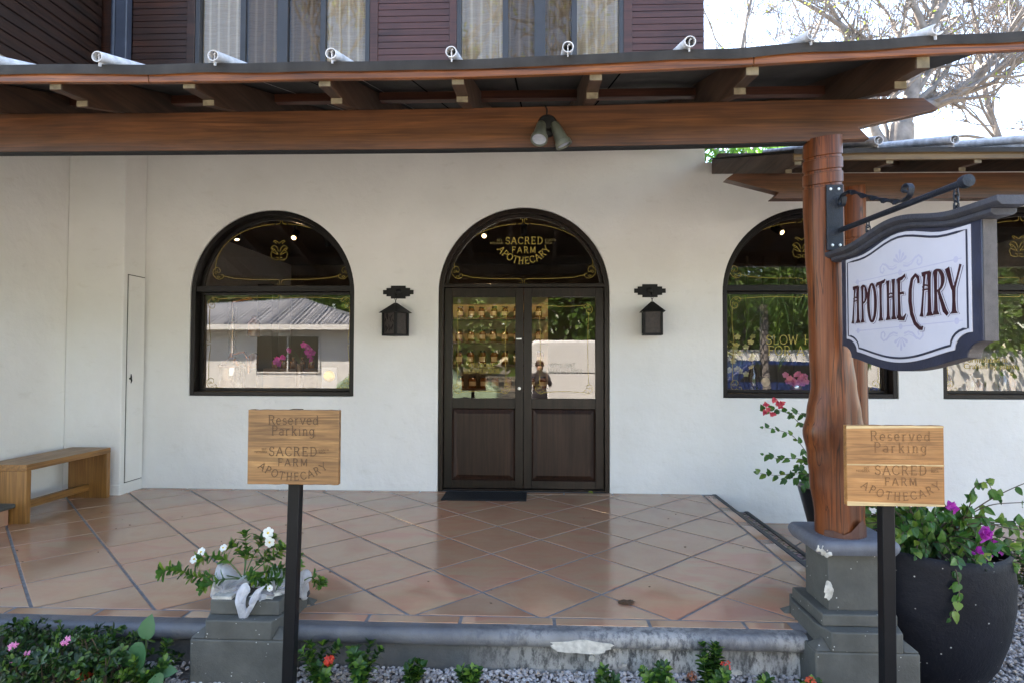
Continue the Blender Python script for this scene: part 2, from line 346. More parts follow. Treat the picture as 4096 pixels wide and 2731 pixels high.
# ---------------------------------------------------------------- lettering (own stroke alphabet)
def arc(cx, cy, rx, ry, a0, a1, n=10):
    return [(cx+rx*cos(radians(a0+(a1-a0)*i/n)), cy+ry*sin(radians(a0+(a1-a0)*i/n))) for i in range(n+1)]
def GL():
    g = {}
    def S(*pts): return [('s', x, y) for x, y in pts]
    g['A'] = (.78, [[(0, 0), (.37, 1)], [(.37, 1), (.74, 0)], [(.14, .34), (.6, .34)]], [(0, 0), (.74, 0)])
    g['B'] = (.68, [[(.1, 0), (.1, 1)], [(.1, 1), (.35, 1)]+arc(.35, .765, .24, .235, 90, -90)+[(.1, .53)], [(.35, .53)]+arc(.36, .265, .28, .265, 90, -90)+[(.1, 0)]], [])
    g['C'] = (.74, [arc(.42, .5, .40, .5, 48, 312, 16), [(.69, .95), (.69, .72)], [(.69, .06), (.69, .24)]], [])
    g['D'] = (.78, [[(.12, 0), (.12, 1)], [(.02, 1), (.32, 1)]+arc(.32, .5, .4, .5, 90, -90, 12)+[(.02, 0)]], [])
    g['E'] = (.68, [[(.12, 0), (.12, 1)], [(.02, 1), (.6, 1), (.6, .84)], [(.12, .52), (.46, .52)], [(.02, 0), (.62, 0), (.62, .18)], [(.46, .6), (.46, .44)]], [])
    g['F'] = (.64, [[(.12, 0), (.12, 1)], [(.02, 1), (.6, 1), (.6, .84)], [(.12, .52), (.46, .52)], [(.46, .6), (.46, .44)]], [(.12, 0)])
    g['H'] = (.8, [[(.12, 0), (.12, 1)], [(.66, 0), (.66, 1)], [(.12, .52), (.66, .52)]], [(.12, 0), (.12, 1), (.66, 0), (.66, 1)])
    g['I'] = (.34, [[(.15, 0), (.15, 1)]], [(.15, 0), (.15, 1)])
    g['L'] = (.62, [[(.12, 1), (.12, 0), (.56, 0), (.56, .2)]], [(.12, 1)])
    g['M'] = (.95, [[(.1, 0), (.1, 1)], [(.12, 1), (.45, .12)], [(.45, .12), (.78, 1)], [(.8, 1), (.8, 0)]], [(.1, 0), (.8, 0)])
    g['N'] = (.8, [[(.12, 0), (.12, 1)], [(.12, 1), (.64, 0)], [(.64, 0), (.64, 1)]], [(.12, 0), (.64, 1)])
    g['O'] = (.86, [arc(.41, .5, .40, .5, 0, 360, 22)], [])
    g['P'] = (.66, [[(.12, 0), (.12, 1)], [(.02, 1), (.34, 1)]+arc(.34, .74, .26, .26, 90, -90)+[(.12, .48)]], [(.12, 0)])
    g['R'] = (.76, [[(.12, 0), (.12, 1)], [(.02, 1), (.34, 1)]+arc(.34, .75, .25, .25, 90, -90)+[(.12, .5)], [(.38, .5), (.66, 0), (.74, 0)]], [(.12, 0)])
    g['S'] = (.62, [[(.52, .96), (.52, .76)], arc(.3, .75, .23, .25, 20, 235, 12)+arc(.3, .25, .25, .26, 62, -160, 14), [(.04, .04), (.04, .26)]], [])
    g['T'] = (.74, [[(.35, 0), (.35, 1)], [(.02, .82), (.02, 1), (.68, 1), (.68, .82)]], [(.35, 0)])
    g['V'] = (.76, [[(0, 1), (.36, 0)], [(.36, 0), (.72, 1)]], [(0, 1), (.72, 1)])
    g['W'] = (1.0, [[(0, 1), (.24, 0)], [(.24, 0), (.48, .9)], [(.48, .9), (.72, 0)], [(.72, 0), (.96, 1)]], [(0, 1), (.96, 1)])
    g['Y'] = (.74, [[(0, 1), (.36, .48)], [(.36, .48), (.72, 1)], [(.36, .48), (.36, 0)]], [(0, 1), (.72, 1), (.36, 0)])
    g['a'] = (.58, [arc(.27, .48, .2, .17, 150, 0, 8)+[(.47, 0), (.55, 0)], arc(.27, .17, .22, .17, 60, 360, 12)], [])
    g['d'] = (.6, [arc(.26, .32, .23, .32, 0, 360, 14), [(.4, 1), (.49, 1), (.49, 0), (.58, 0)]], [])
    g['e'] = (.58, [[(.05, .34), (.5, .34)]+arc(.27, .33, .23, .33, 5, 315, 14)], [])
    g['g'] = (.6, [arc(.26, .34, .22, .3, 0, 360, 14), [(.57, .64), (.48, .64), (.48, -.1)]+arc(.26, -.1, .22, .2, 0, -150, 8)], [])
    g['i'] = (.34, [[(.06, .64), (.17, .64), (.17, 0)], [(.17, .86), (.17, .92)]], [(.17, 0)])
    g['k'] = (.6, [[(.02, 1), (.12, 1), (.12, 0)], [(.46, .62), (.12, .26)], [(.24, .38), (.5, 0)]], [(.12, 0), (.5, 0), (.44, .64)])
    g['n'] = (.62, [[(.02, .64), (.12, .64), (.12, 0)], arc(.3, .42, .18, .22, 180, 0, 8)+[(.48, 0)]], [(.12, 0), (.48, 0)])
    g['r'] = (.54, [[(.02, .64), (.14, .64), (.14, 0)], arc(.34, .42, .2, .22, 180, 60, 6)], [(.14, 0)])
    g['s'] = (.5, [arc(.24, .48, .18, .16, 30, 240, 8)+arc(.24, .16, .19, .17, 60, -150, 8)], [])
    g['v'] = (.58, [[(.03, .64), (.27, 0)], [(.27, 0), (.5, .64)]], [(.03, .64), (.5, .64)])
    g['9'] = (.6, [arc(.28, .7, .24, .3, 0, 360, 14), [(.52, .7), (.5, .35), (.2, 0)]], [])
    g['3'] = (.58, [arc(.26, .75, .22, .25, 150, -90, 10)+arc(.26, .25, .26, .25, 90, -150, 12)], [])
    g['0'] = (.62, [arc(.28, .5, .24, .5, 0, 360, 18)], [])
    g['4'] = (.62, [[(.42, 0), (.42, 1), (.02, .3), (.58, .3)]], [])
    g[':'] = (.3, [[(.12, .12), (.12, .2)], [(.12, .58), (.12, .66)]], [])
    g['-'] = (.6, [[(.05, .45), (.5, .45)]], [])
    g['.'] = (.3, [[(.1, 0), (.1, .06)]], [])
    g[' '] = (.45, [], [])
    return g
GLY = GL()
def text_width(s, track=.14): return sum(GLY[c][0]+track for c in s)-track
def text_lines(s, h, cx=0, base=0, track=.14, serif=True, squash=1., curve=None):
    """list of polylines in metres centred on cx; curve = radius of a smile the word is laid along"""
    out = []; x = -text_width(s, track)/2
    for ch in s:
        wd, st, se = GLY[ch]; ls = [list(p) for p in st]
        if serif: ls += [[(a-.10, b), (a+.10, b)] for a, b in se]
        for l in ls:
            q = []
            for a, b in l:
                if curve:
                    xm = (x+wd/2)*h*squash; th = xm/curve
                    lx = (a-wd/2)*h*squash; ly = b*h
                    q.append((cx+sin(th)*curve + lx*cos(th) - ly*sin(th), base + (curve-cos(th)*curve) + lx*sin(th) + ly*cos(th)))
                else: q.append((cx+(x+a)*h*squash, base+b*h))
            out.append(q)
        x += wd+track
    return out
def ribbons(mb, lines, width, o, u, v, n, lift=.0012, thick=.0008, step=.00006):
    """flat strokes on the plane o,u,v with normal n; each a hair above the last so none share a plane"""
    o, u, v, n = Vector(o), Vector(u), Vector(v), Vector(n)
    for li, l in enumerate(lines):
        k = len(l)
        if k < 2: continue
        ww = width if not hasattr(width, '__len__') else width[li]
        if not hasattr(ww, '__len__'): ww = [ww]*k
        off = lift + step*(li % 14); L = []; Rr = []
        for i in range(k):
            a = l[max(i-1, 0)]; b = l[min(i+1, k-1)]
            if k > 2 and hypot(l[0][0]-l[-1][0], l[0][1]-l[-1][1]) < 1e-6 and i in (0, k-1): a = l[-2]; b = l[1]
            dx, dy = b[0]-a[0], b[1]-a[1]; d = hypot(dx, dy) or 1; nx, ny = -dy/d, dx/d; hw = ww[i]/2
            p = l[i]
            L.append(o+u*(p[0]+nx*hw)+v*(p[1]+ny*hw)+n*off); Rr.append(o+u*(p[0]-nx*hw)+v*(p[1]-ny*hw)+n*off)
        mb.add(L+Rr, [(i, i+1, k+i+1, k+i) for i in range(k-1)])
def small_text(body, size, o, u, v, n, mat, name, parent, align='LEFT'):
    cu = bpy.data.curves.new('t', 'FONT'); cu.body = body; cu.size = size; cu.align_x = align; cu.space_line = .85
    ob = bpy.data.objects.new('t', cu); COL.objects.link(ob)
    me = bpy.data.meshes.new_from_object(ob); bpy.data.objects.remove(ob)
    o, u, v, n = Vector(o), Vector(u), Vector(v), Vector(n)
    for q in me.vertices: q.co = o+u*q.co.x+v*q.co.y+n*.0015
    me.materials.clear(); me.materials.append(mat)
    r = bpy.data.objects.new(name, me); COL.objects.link(r); r.parent = parent; return r

X_, Y_, Z_ = Vector((1, 0, 0)), Vector((0, 1, 0)), Vector((0, 0, 1))
FN = Vector((0, -1, 0))

# ================================================================ THE SETTING
def sheet(name, x0, x1, y0, y1, z, mat, kind='structure'):
    b = MB(); b.add([(x0, y0, z), (x1, y0, z), (x1, y1, z), (x0, y1, z)], [(0, 1, 2, 3)])
    return tag(b.build(name, mat), kind=kind)
def mat_ground(name, a, b, c, s=3.):
    t = NT(name); v = t.coord()
    col = t.ramp(t.noise(v, s, 8, .7), [(.3, a), (.5, b), (.7, c)]); t.bump(t.noise(v, 40, 5, .7), .4, .02); return t.set(col, .9)
sheet('ground', -150, 150, -150, 150, -.32, mat_ground('dry_earth_ground', (.10, .085, .065), (.16, .135, .10), (.20, .18, .14)))
sheet('forecourt', -60, 60, -8.6, -4.4, -.308, mat_ground('pale_gravel_forecourt', (.20, .19, .17), (.27, .255, .235), (.33, .315, .29), 20.))
sheet('road', -120, 120, -15.5, -8.6, -.312, mat_ground('asphalt', (.045, .045, .047), (.055, .055, .056), (.07, .07, .07), 1.5))
sheet('soil_bed', -4.6, 1.5, -4.4, -2.98, -.235, M['soil'])

# terrace: grout bed with every tile laid proud of it
LX, LY, HD = -.8494, -2.5648, .337
def clip(poly, x0, x1, y0, y1):
    for ax, val, keep in ((0, x0, 1), (0, x1, -1), (1, y0, 1), (1, y1, -1)):
        out = []
        for i in range(len(poly)):
            a, b = poly[i-1], poly[i]; da, db = (a[ax]-val)*keep, (b[ax]-val)*keep
            if (da < 0) != (db < 0):
                t = da/(da-db); out.append((a[0]+(b[0]-a[0])*t, a[1]+(b[1]-a[1])*t))
            if db >= 0: out.append(b)
        poly = out
        if len(poly) < 3: return []
    return poly
def tiles(mb, x0, x1, y0, y1, z, g=.0075, h=.0035, skip=None):
    for X in range(-14, 22):
        for Y in range(-8, 12):
            if (X+Y) % 2 == 0: continue
            cx, cy, r = LX+HD*X, LY+HD*Y, HD-g*1.414
            cx += noise.noise(Vector((X, Y, 1)))*.003
            p = clip([(cx-r, cy), (cx, cy-r), (cx+r, cy), (cx, cy+r)], x0+g, x1-g, y0+g, y1-g)
            if len(p) >= 3: cushion(mb, p, z, h)
def cushion(mb, p, z, h):
    n = len(p); mx = sum(q[0] for q in p)/n; my = sum(q[1] for q in p)/n
    def ins(d): 
        out = []
        for q in p:
            dx, dy = mx-q[0], my-q[1]; L = hypot(dx, dy); out.append((q[0]+dx/L*d, q[1]+dy/L*d))
        return out
    a = [(q[0], q[1], z-.002) for q in p]; b = [(q[0], q[1], z+h*.5) for q in ins(.001)]; c = [(q[0], q[1], z+h) for q in ins(.005)]
    mb.add(a+b+c, [tuple(range(2*n, 3*n))]+[(k*n+i, k*n+(i+1) % n, (k+1)*n+(i+1) % n, (k+1)*n+i) for k in (0, 1) for i in range(n)])
gb = MB(); gb.box(-4.5, 1.885, -2.972, 0.16, -.30, 0)
tag(gb.build('terrace_base', M['grout']), kind='structure')
tb = MB(); tiles(tb, -4.45, 1.745, -2.885, -.085, 0)
x = LX+.43
k = 0
for j in range(-9, 7):   # border course along the front edge
    a = LX+.12+j*.4755; a0, a1 = max(a, -4.45), min(a+.4755, 1.40)
    if a1-a0 > .05: cushion(tb, [(a0+.008, -2.968), (a1-.008, -2.968), (a1-.008, -2.894), (a0+.008, -2.894)], 0, .0035)
for j in range(-9, 7):   # border course along the wall
    a = LX+.3+j*.4755; a0, a1 = max(a, -4.45), min(a+.4755, 1.745)
    if a1-a0 > .05: cushion(tb, [(a0+.006, -.078), (a1-.006, -.078), (a1-.006, -.004), (a0+.006, -.004)], 0, .0035)
for j in range(7):       # border course along the ramp side
    a = -2.9+j*.4755; b = min(a+.4755, -.01)
    if b-a > .05: cushion(tb, [(1.758, a+.007), (1.842, a+.007), (1.842, b-.007), (1.758, b-.007)], 0, .0035)
tag(tb.build('terrace_paving', M['tile'], smooth=True, ang=25), kind='structure')
# rounded kerb and stained riser
def extrude_x(mb, prof, x0, x1, n=1, wob=0.):
    m = len(prof); vs = []; xs = [x0+(x1-x0)*i/n for i in range(n+1)]
    for i, xx in enumerate(xs):
        for (y, z) in prof: vs.append((xx, y+wob*noise.noise(Vector((xx*1.7, z*9, 3))), z+wob*noise.noise(Vector((xx*1.3, y*5, 7)))))
    fs = [(i*m+j, (i+1)*m+j, (i+1)*m+(j+1) % m, i*m+(j+1) % m) for i in range(n) for j in range(m)]
    fs += [tuple(range(m)), tuple(n*m+j for j in range(m-1, -1, -1))]
    mb.add(vs, fs)
kp = [(-2.968, .002)] + [(-3.018+.036*cos(radians(a))*1.0, -.040+.042*sin(radians(a))) for a in range(75, 286, 15)] + [(-2.99, -.086), (-2.968, -.086)]
kb = MB(); extrude_x(kb, kp, -4.6, 1.43, 60, .006)
tag(kb.build('kerb', M['kerb'], smooth=True), kind='structure')
rb = MB(); extrude_x(rb, [(-2.97, -.08), (-2.994, -.08), (-3.0, -.16), (-3.008, -.32), (-2.97, -.32)], -4.6, 1.47, 60, .008)
tag(rb.build('riser', M['riser'], smooth=True), kind='structure')
cb = MB()
for cx, cz, wx, wz in ((.345, -.062, .155, .030), (.40, -.135, .016, .016), (1.1, -.19, .03, .01), (.56, -.165, .012, .006)):
    for _ in range(1):
        pts = []
        for i in range(22):
            a = 2*pi*i/22; k = 1+.22*noise.noise(Vector((cos(a)*1.8, sin(a)*1.8, cx*9)))*2
            pts.append((cx+wx*cos(a)*k, cz+wz*sin(a)*k))
        yy = -3.052 if cz > -.1 else -3.012
        cb.prism(pts, (0, yy+.012, 0), X_, Z_, (0, -.016, 0))
tag(cb.build('chipped_mortar', M['chip'], smooth=True), kind='structure')
# side kerb, pebble step, lower terrace
sb = MB(); sb.box(1.85, 1.89, -2.9, 0, -.28, .006); sb.box(2.16, 2.20, -2.75, 0, -.31, -.155)
tag(sb.build('side_kerb', plain('dark_grey_edging', (.06, .063, .068), .7, .3, 25, .4), bevel=.006), kind='structure')
def mat_pebble():
    t = NT('set_pebbles'); v = t.coord((1, 1.6, 1)); vo = t.n('ShaderNodeTexVoronoi'); vo.inputs['Scale'].default_value = 32; t.l(v, vo.inputs['Vector'])
    c = t.ramp(vo.outputs['Distance'], [(.25, (.42, .34, .30)), (.5, (.30, .24, .22)), (.62, (.07, .065, .06))])
    hs = t.mix(.35, c, vo.outputs['Color'], 'SOFT_LIGHT')
    iv = t.ramp(vo.outputs['Distance'], [(0, (1, 1, 1)), (.65, (0, 0, 0))]); t.bump(iv, .9, .012)
    return t.set(hs, .7)
M['pebble'] = mat_pebble()
sheet('pebble_step', 1.89, 2.16, -2.78, 0, -.165, M['pebble'])
lb = MB(); lb.box(2.2, 7, -1.45, .1, -.33, -.27); tag(lb.build('lower_terrace_base', M['grout']), kind='structure')
lt = MB(); tiles(lt, 2.2, 6.9, -1.35, -.06, -.27)
for j in range(10): cushion(lt, [(2.21+j*.4755, -.055), (2.67+j*.4755, -.055), (2.67+j*.4755, -.004), (2.21+j*.4755, -.004)], -.27, .0035)
tag(lt.build('lower_terrace_paving', M['tile'], smooth=True, ang=25), kind='structure')

# gravel: thousands of loose chips, one mass
def gravel():
    rr = random.Random(3); ico = bmesh.new(); bmesh.ops.create_icosphere(ico, subdivisions=1, radius=1)
    iv = [v.co.copy() for v in ico.verts]; fs = [tuple(v.index for v in f.verts) for f in ico.faces]; ico.free()
    shapes = []
    for s in range(14):
        sh = []
        for p in iv:
            k = 1+.35*noise.noise(p*1.3+Vector((s*5.1, s*2.2, 0)))*1.6
            sh.append(Vector((round(p.x*k, 1), p.y*k, p.z*k*.75)))
        shapes.append(sh)
    mb = MB()
    def put(x, y, z, r):
        m = Matrix.Rotation(rr.uniform(0, 6.3), 3, 'Z') @ Matrix.Rotation(rr.uniform(-.6, .6), 3, 'X'); sh = rr.choice(shapes)
        b = len(mb.v); mb.v += [tuple(m @ q * r + Vector((x, y, z))) for q in sh]; mb.f += [tuple(b+i for i in f) for f in fs]; mb.m += [0]*len(fs)
    for _ in range(9500):
        x = rr.uniform(-2.55, 1.5); y = -3.01-abs(rr.random())**1.0*.42
        if x < -1.45 and rr.random() < min(.93, (-1.45-x)*1.4): continue
        if -1.60 < x < -1.12 and y > -3.15: continue
        put(x, y, -.226+rr.random()*.012+max(0, .018-(abs(y+3.0))*.12), rr.uniform(.006, .0125))
    for _ in range(17000):
        u = rr.random(); x = rr.uniform(1.9, 4.6); y = -3.5+u*2.1
        if x < 1.9+.35 and y > -3.2: continue
        if hypot(x-2.215, y+2.72) < .25: continue
        if 1.98 > x: continue
        put(x, y, -.285+rr.random()*.012, rr.uniform(.007, .014))
    return mb
def mat_gravel():
    t = NT('grey_gravel'); g = t.n('ShaderNodeNewGeometry')
    c = t.ramp(g.outputs['Random Per Island'], [(0, (.17, .15, .14)), (.3, (.31, .29, .28)), (.7, (.42, .40, .41)), (.93, (.52, .51, .50)), (1, (.40, .31, .23))])
    return t.set(c, .85)
M['gravel'] = mat_gravel()
tag(gravel().build('gravel', M['gravel']), kind='stuff')
sheet('gravel_base', 1.9, 9, -4.6, -1.45, -.292, mat_ground('packed_gravel', (.10, .095, .09), (.2, .19, .19), (.33, .32, .32), 60.))
sheet('front_gravel_base', -1.75, 1.9, -4.6, -3.0, -.229, mat_ground('packed_gravel_and_soil', (.05, .04, .03), (.13, .12, .11), (.28, .27, .27), 60.))

# terracotta step with slate nosing at far left
st = thing('terracotta_step', 'terracotta step with dark slate nosing at the left edge, in front of the bench leg', 'step', (-4.45, -1.37, 0))
b = MB(); b.box(0, .40, -1.2, 0, 0, .128); b.build('riser', M['tile'], st)
b = MB(); b.box(-.02, .445, -1.25, .045, .13, .166); b.build('nosing', M['ped'], st, bevel=.016, seg=4)

# ================================================================ THE BUILDING
B = thing('apothecary_building', 'white plastered shop with arched dark windows and a dark timber upper storey', 'building', (0, 0, 0))
ARCH = [(-3.41, -1.712, .938, 1.98), (-.857, .857, None, 1.98), (1.964, 3.65, .943, 1.972), (4.07, 5.756, .943, 1.972)]
def arch_pts(x0, x1, sp, n=40):
    xc, r = (x0+x1)/2, (x1-x0)/2
    return [(xc-r*cos(pi*i/n), sp+r*sin(pi*i/n)) for i in range(n+1)]
def front_wall(mb, X0, X1, Z0, Z1, ops, y0, y1):
    def q(a, b, c, d, y, fl): mb.add([(a[0], y, a[1]), (b[0], y, b[1]), (c[0], y, c[1]), (d[0], y, d[1])], [(0, 1, 2, 3) if fl else (3, 2, 1, 0)])
    def both(a, b, c, d): q(a, b, c, d, y0, True); q(a, b, c, d, y1, False)
    def rev(a, b): mb.add([(a[0], y0, a[1]), (b[0], y0, b[1]), (b[0], y1, b[1]), (a[0], y1, a[1])], [(0, 1, 2, 3)])
    cur = X0
    for x0, x1, sill, sp in ops:
        both((cur, Z0), (x0, Z0), (x0, Z1), (cur, Z1))
        if sill is not None: both((x0, Z0), (x1, Z0), (x1, sill), (x0, sill)); rev((x0, sill), (x1, sill))
        bt = sill if sill is not None else Z0
        p = arch_pts(x0, x1, sp)
        for a, c in zip(p[:-1], p[1:]): both(a, c, (c[0], Z1), (a[0], Z1)); rev(c, a)
        rev((x0, sp), (x0, bt)); rev((x1, bt), (x1, sp)); cur = x1
    both((cur, Z0), (X1, Z0), (X1, Z1), (cur, Z1))
    mb.add([(X0, y0, Z1), (X1, y0, Z1), (X1, y1, Z1), (X0, y1, Z1)], [(0, 1, 2, 3)])
wb = MB(); front_wall(wb, -4.6, 1.80, -.31, 4.0, ARCH[:2], 0, .16)
front_wall(wb, 1.80, 7.2, -.31, 3.27, ARCH[2:], 0, .16)
wb.build('wall', M['plaster'], B)
b = MB(); b.box(-4.75, -4.45, -1.75, .16, -.31, 3.95); b.build('side_wall', M['plaster'], B)
b = MB(); b.box(7.2, 7.4, 0, 5.6, -.31, 3.36); b.build('side_wall', M['plaster'], B)
b = MB(); b.box(-4.75, -4.6, .16, 5.6, -.31, 3.95); b.build('side_wall', M['plaster'], B)
b = MB(); b.box(-4.45, -3.88, -.33, 0.0, -.005, 3.95); b.box(-4.45, -3.874, -.337, 0.0, -.005, .105)
b.build('pillar', M['plaster'], B, bevel=.012, seg=3)
cdr = MB(); cdr.box(-3.8795, -3.868, -.262, -.022, .115, 2.13); cdr = cdr.build('cabinet_door', M['plaster'], B, bevel=.002)
b = MB(); b.box(-3.88, -3.8785, -.272, -.012, .105, 2.14); b.build('cabinet_recess', plain('dark_gap', (.08, .075, .07), .9), B)
b = MB(); b.tube([(-3.868, -.235, 1.12), (-3.852, -.235, 1.12)], .008, 8); b.tube([(-3.853, -.235, 1.165), (-3.849, -.238, 1.14), (-3.853, -.235, 1.12), (-3.849, -.232, 1.1), (-3.853, -.235, 1.075)], [.003, .007, .009, .007, .003], 6)
b.tube([(-3.852, -.235, 1.12), (-3.85, -.262, 1.122)], .004, 6)
b.build('key_handle', M['black'], cdr)

def arch_ring(mb, x0, x1, bot, sp, wid, y0, y1, bar=True):
    """arched frame wid wide inside the outline"""
    o = [(x0, bot)]+arch_pts(x0, x1, sp, 44)+[(x1, bot)]
    i = [(x0+wid, bot)]+arch_pts(x0+wid, x1-wid, sp, 44)+[(x1-wid, bot)]
    n = len(o); vs = []
    for y in (y0, y1): vs += [(p[0], y, p[1]) for p in o]+[(p[0], y, p[1]) for p in i]
    fs = []
    for k in range(n-1):
        fs += [(k, n+k, n+k+1, k+1), (2*n+k, 2*n+k+1, 3*n+k+1, 3*n+k), (n+k, 3*n+k, 3*n+k+1, n+k+1), (k, k+1, 2*n+k+1, 2*n+k)]
    fs += [(0, 2*n, 3*n, n), (n-1, 2*n-1, 4*n-1, 3*n-1)]
    mb.add(vs, fs)
    if bar: mb.box(x0+wid, x1-wid, y0+.002, y1-.002, bot, bot+wid)
def arch_pane(mb, x0, x1, bot, sp, y):
    p = [(x0, bot)]+arch_pts(x0, x1, sp, 40)+[(x1, bot)]
    mb.add([(a, y, c) for a, c in p], [tuple(range(len(p)-1, -1, -1))])
def spiral(cx, cz, r, a0, turns, sgn=1, n=16):
    return [(cx+r*(1-.75*i/n)*cos(radians(a0+sgn*360*turns*i/n)), cz+r*(1-.75*i/n)*sin(radians(a0+sgn*360*turns*i/n))) for i in range(n+1)]
def corner(cx, cz, sx, sz, s=1.):
    f = lambda a, b: (cx+sx*a*s, cz+sz*b*s)
    return [[f(0, .055), f(.012, .028), f(.03, .03), f(.04, .055), f(.03, .085), f(.0, .098), f(-.035, .08), f(-.052, .045), f(-.05, .012), f(-.035, -.012)],
            [f(.055, 0), f(.028, -.012)] and [f(-.035, -.012), f(-.012, -.035), f(.02, -.05), f(.055, -.045), f(.08, -.025), f(.08, .0), f(.062, .012), f(.05, .0)],
            [f(-.02, .05), f(-.03, .03), f(-.012, .018), f(.0, .035), f(-.02, .05)], [f(.02, -.01), f(.0, -.02), f(.018, -.034), f(.04, -.022), f(.02, -.01)]]
def fleur(cx, cz, sgn, s=1.):
    f = lambda a, b: (cx+a*s, cz+sgn*b*s)
    return [[f(-.055, 0), f(-.018, .006), f(-.008, .03), f(-.012, .052), f(-.03, .055), f(-.034, .04)], [f(.055, 0), f(.018, .006), f(.008, .03), f(.012, .052), f(.03, .055), f(.034, .04)]]
def gold_rect(x0, x1, z0, z1, mids=True):
    ls = []
    xm, zm = (x0+x1)/2, (z0+z1)/2
    def sag(p, q, bow):
        n = 10; dx, dz = q[0]-p[0], q[1]-p[1]; L = hypot(dx, dz)
        return [(p[0]+dx*i/n-dz/L*bow*sin(pi*i/n), p[1]+dz*i/n+dx/L*bow*sin(pi*i/n)) for i in range(n+1)]
    c = .07
    if mids:
        ls += [sag((x0+c, z1), (xm-.05, z1+.012), .012), sag((xm+.05, z1+.012), (x1-c, z1), .012), sag((x1-c, z0), (xm+.05, z0-.008), .012), sag((xm-.05, z0-.008), (x0+c, z0), .012)]
        ls += fleur(xm, z1+.012, 1)+fleur(xm, z0-.008, -1)
        ls += [sag((x0, z0+c), (x0+.012, zm-.05), .01), sag((x0+.012, zm+.05), (x0, z1-c), .01), sag((x1, z1-c), (x1-.012, zm+.05), .01), sag((x1-.012, zm-.05), (x1, z0+c), .01)]
        ls += [[(x0+.012, zm-.05), (x0+.01, zm-.012), (x0-.02, zm-.02), (x0-.03, zm-.03)], [(x0+.012, zm+.05), (x0+.01, zm+.012), (x0-.02, zm+.02), (x0-.03, zm+.03)],
               [(x1-.012, zm-.05), (x1-.01, zm-.012), (x1+.02, zm-.02), (x1+.03, zm-.03)], [(x1-.012, zm+.05), (x1-.01, zm+.012), (x1+.02, zm+.02), (x1+.03, zm+.03)]]
    else:
        ls += [sag((x0+c, z1), (x1-c, z1), -.012), sag((x1-c, z0), (x0+c, z0), -.012), sag((x0+.025, z0+c), (x0+.025, z1-c), -.01), sag((x1-.025, z1-c), (x1-.025, z0+c), -.01)]
    for sx, xx in ((1, x0), (-1, x1)):
        for sz, zz in ((1, z0), (-1, z1)): ls += corner(xx+.02*sx, zz+.02*sz, sx, sz, .8 if mids else .65)
    return ls
def gold_arch(x0, x1, zb, sp, top):
    xc = (x0+x1)/2; r = (x1-x0)/2-.03; n = 30; ls = []
    a = [(xc-r*cos(pi*i/n), zb+.10+(top-zb-.10)*sin(pi*i/n)**.9) for i in range(n+1)]
    ls += [a[:15], a[16:]]+fleur(xc, top-.005, 1)
    ls += [[(x0+.11, zb+.04), (x0+.22, zb+.014), (xc-.3, zb), (xc-.05, zb)], [(x1-.11, zb+.04), (x1-.22, zb+.014), (xc+.3, zb), (xc+.05, zb)]]+fleur(xc, zb, -1)
    for sx, xx in ((1, x0), (-1, x1)): ls += corner(xx+.05*sx, zb+.045, sx, 1, .85)
    return ls
def emblem(cx, cz, s=1.):
    ls = []
    for g in (1, -1):
        f = lambda a, b: (cx+g*a*s, cz+b*s)
        ls += [[f(0, .085), f(.02, .105), f(.05, .118), f(.062, .105), f(.045, .098), f(.03, .082)],
               [f(.008, .0), f(.02, .04), f(.045, .062), f(.075, .055), f(.092, .03), f(.07, .038), f(.05, .022), f(.03, -.005), f(.01, -.03)],
               [f(.05, .022), f(.062, .008), f(.078, .02), f(.07, .038)],
               [f(.01, -.03), f(.045, -.02), f(.08, .0), f(.088, -.03), f(.075, -.075), f(.04, -.088), f(.008, -.085), f(.012, -.06), f(.035, -.06)]]
    return ls
def arched_window(op, label):
    x0, x1, sill, sp = op; g = .004
    w_ = tag(None or bpy.data.objects.new('arched_window', None)); COL.objects.link(w_); w_.parent = B
    w_['label'] = label; w_.location = (0, 0, 0); w_.empty_display_size = .1
    zt = 2.028
    b = MB(); arch_ring(b, x0+g, x1-g, sill+g, sp, .042, .012, .158)
    b.box(x0+g+.042, x1-g-.042, .03, .15, zt-.03, zt+.03)
    arch_ring(b, x0+.048, x1-.048, sill+.048, sp, .03, .105, .145)
    b.box(x0+.08, x1-.08, .10, .14, zt-.055, zt-.032)
    b.build('frame', M['frame'], w_, bevel=.003)
    b = MB(); b.add([(x0+.07, .128, sill+.07), (x1-.07, .128, sill+.07), (x1-.07, .128, zt-.05), (x0+.07, .128, zt-.05)], [(0, 1, 2, 3)]); b.build('lower_pane', M['glass'], w_)
    b = MB(); p = [(x, z) for x, z in arch_pts(x0+.07, x1-.07, sp, 50) if z >= zt+.02]; p = [(p[0][0], zt+.02)]+p+[(p[-1][0], zt+.02)]
    b.add([(a, .128, c) for a, c in p], [tuple(range(len(p)-1, -1, -1))]); b.build('arched_pane', M['glass'], w_)
    return w_
def vinyl(parent, lines, width, y, mat, name='gold_lettering'):
    b = MB(); ribbons(b, lines, width, (0, y, 0), X_, Z_, FN); return b.build(name, mat, parent)
w1 = arched_window(ARCH[0], 'left arched window reflecting a corrugated roof')
vinyl(w1, gold_arch(-3.25, -1.80, 2.135, 1.98, 2.715)+emblem(-2.545, 2.425), .0045, .127, M['gold'], 'gold_scrollwork')
vinyl(w1, gold_rect(-3.27, -1.80, 1.02, 1.93), .0045, .127, M['gold'], 'gold_scrollwork')
w3 = arched_window(ARCH[2], 'arched window behind the log post')
vinyl(w3, gold_arch(2.07, 3.55, 2.135, 1.97, 2.70)+emblem(2.79, 2.43), .0045, .127, M['gold'], 'gold_scrollwork')
vinyl(w3, gold_rect(2.10, 3.52, 1.02, 1.93), .0045, .127, M['gold'], 'gold_scrollwork')
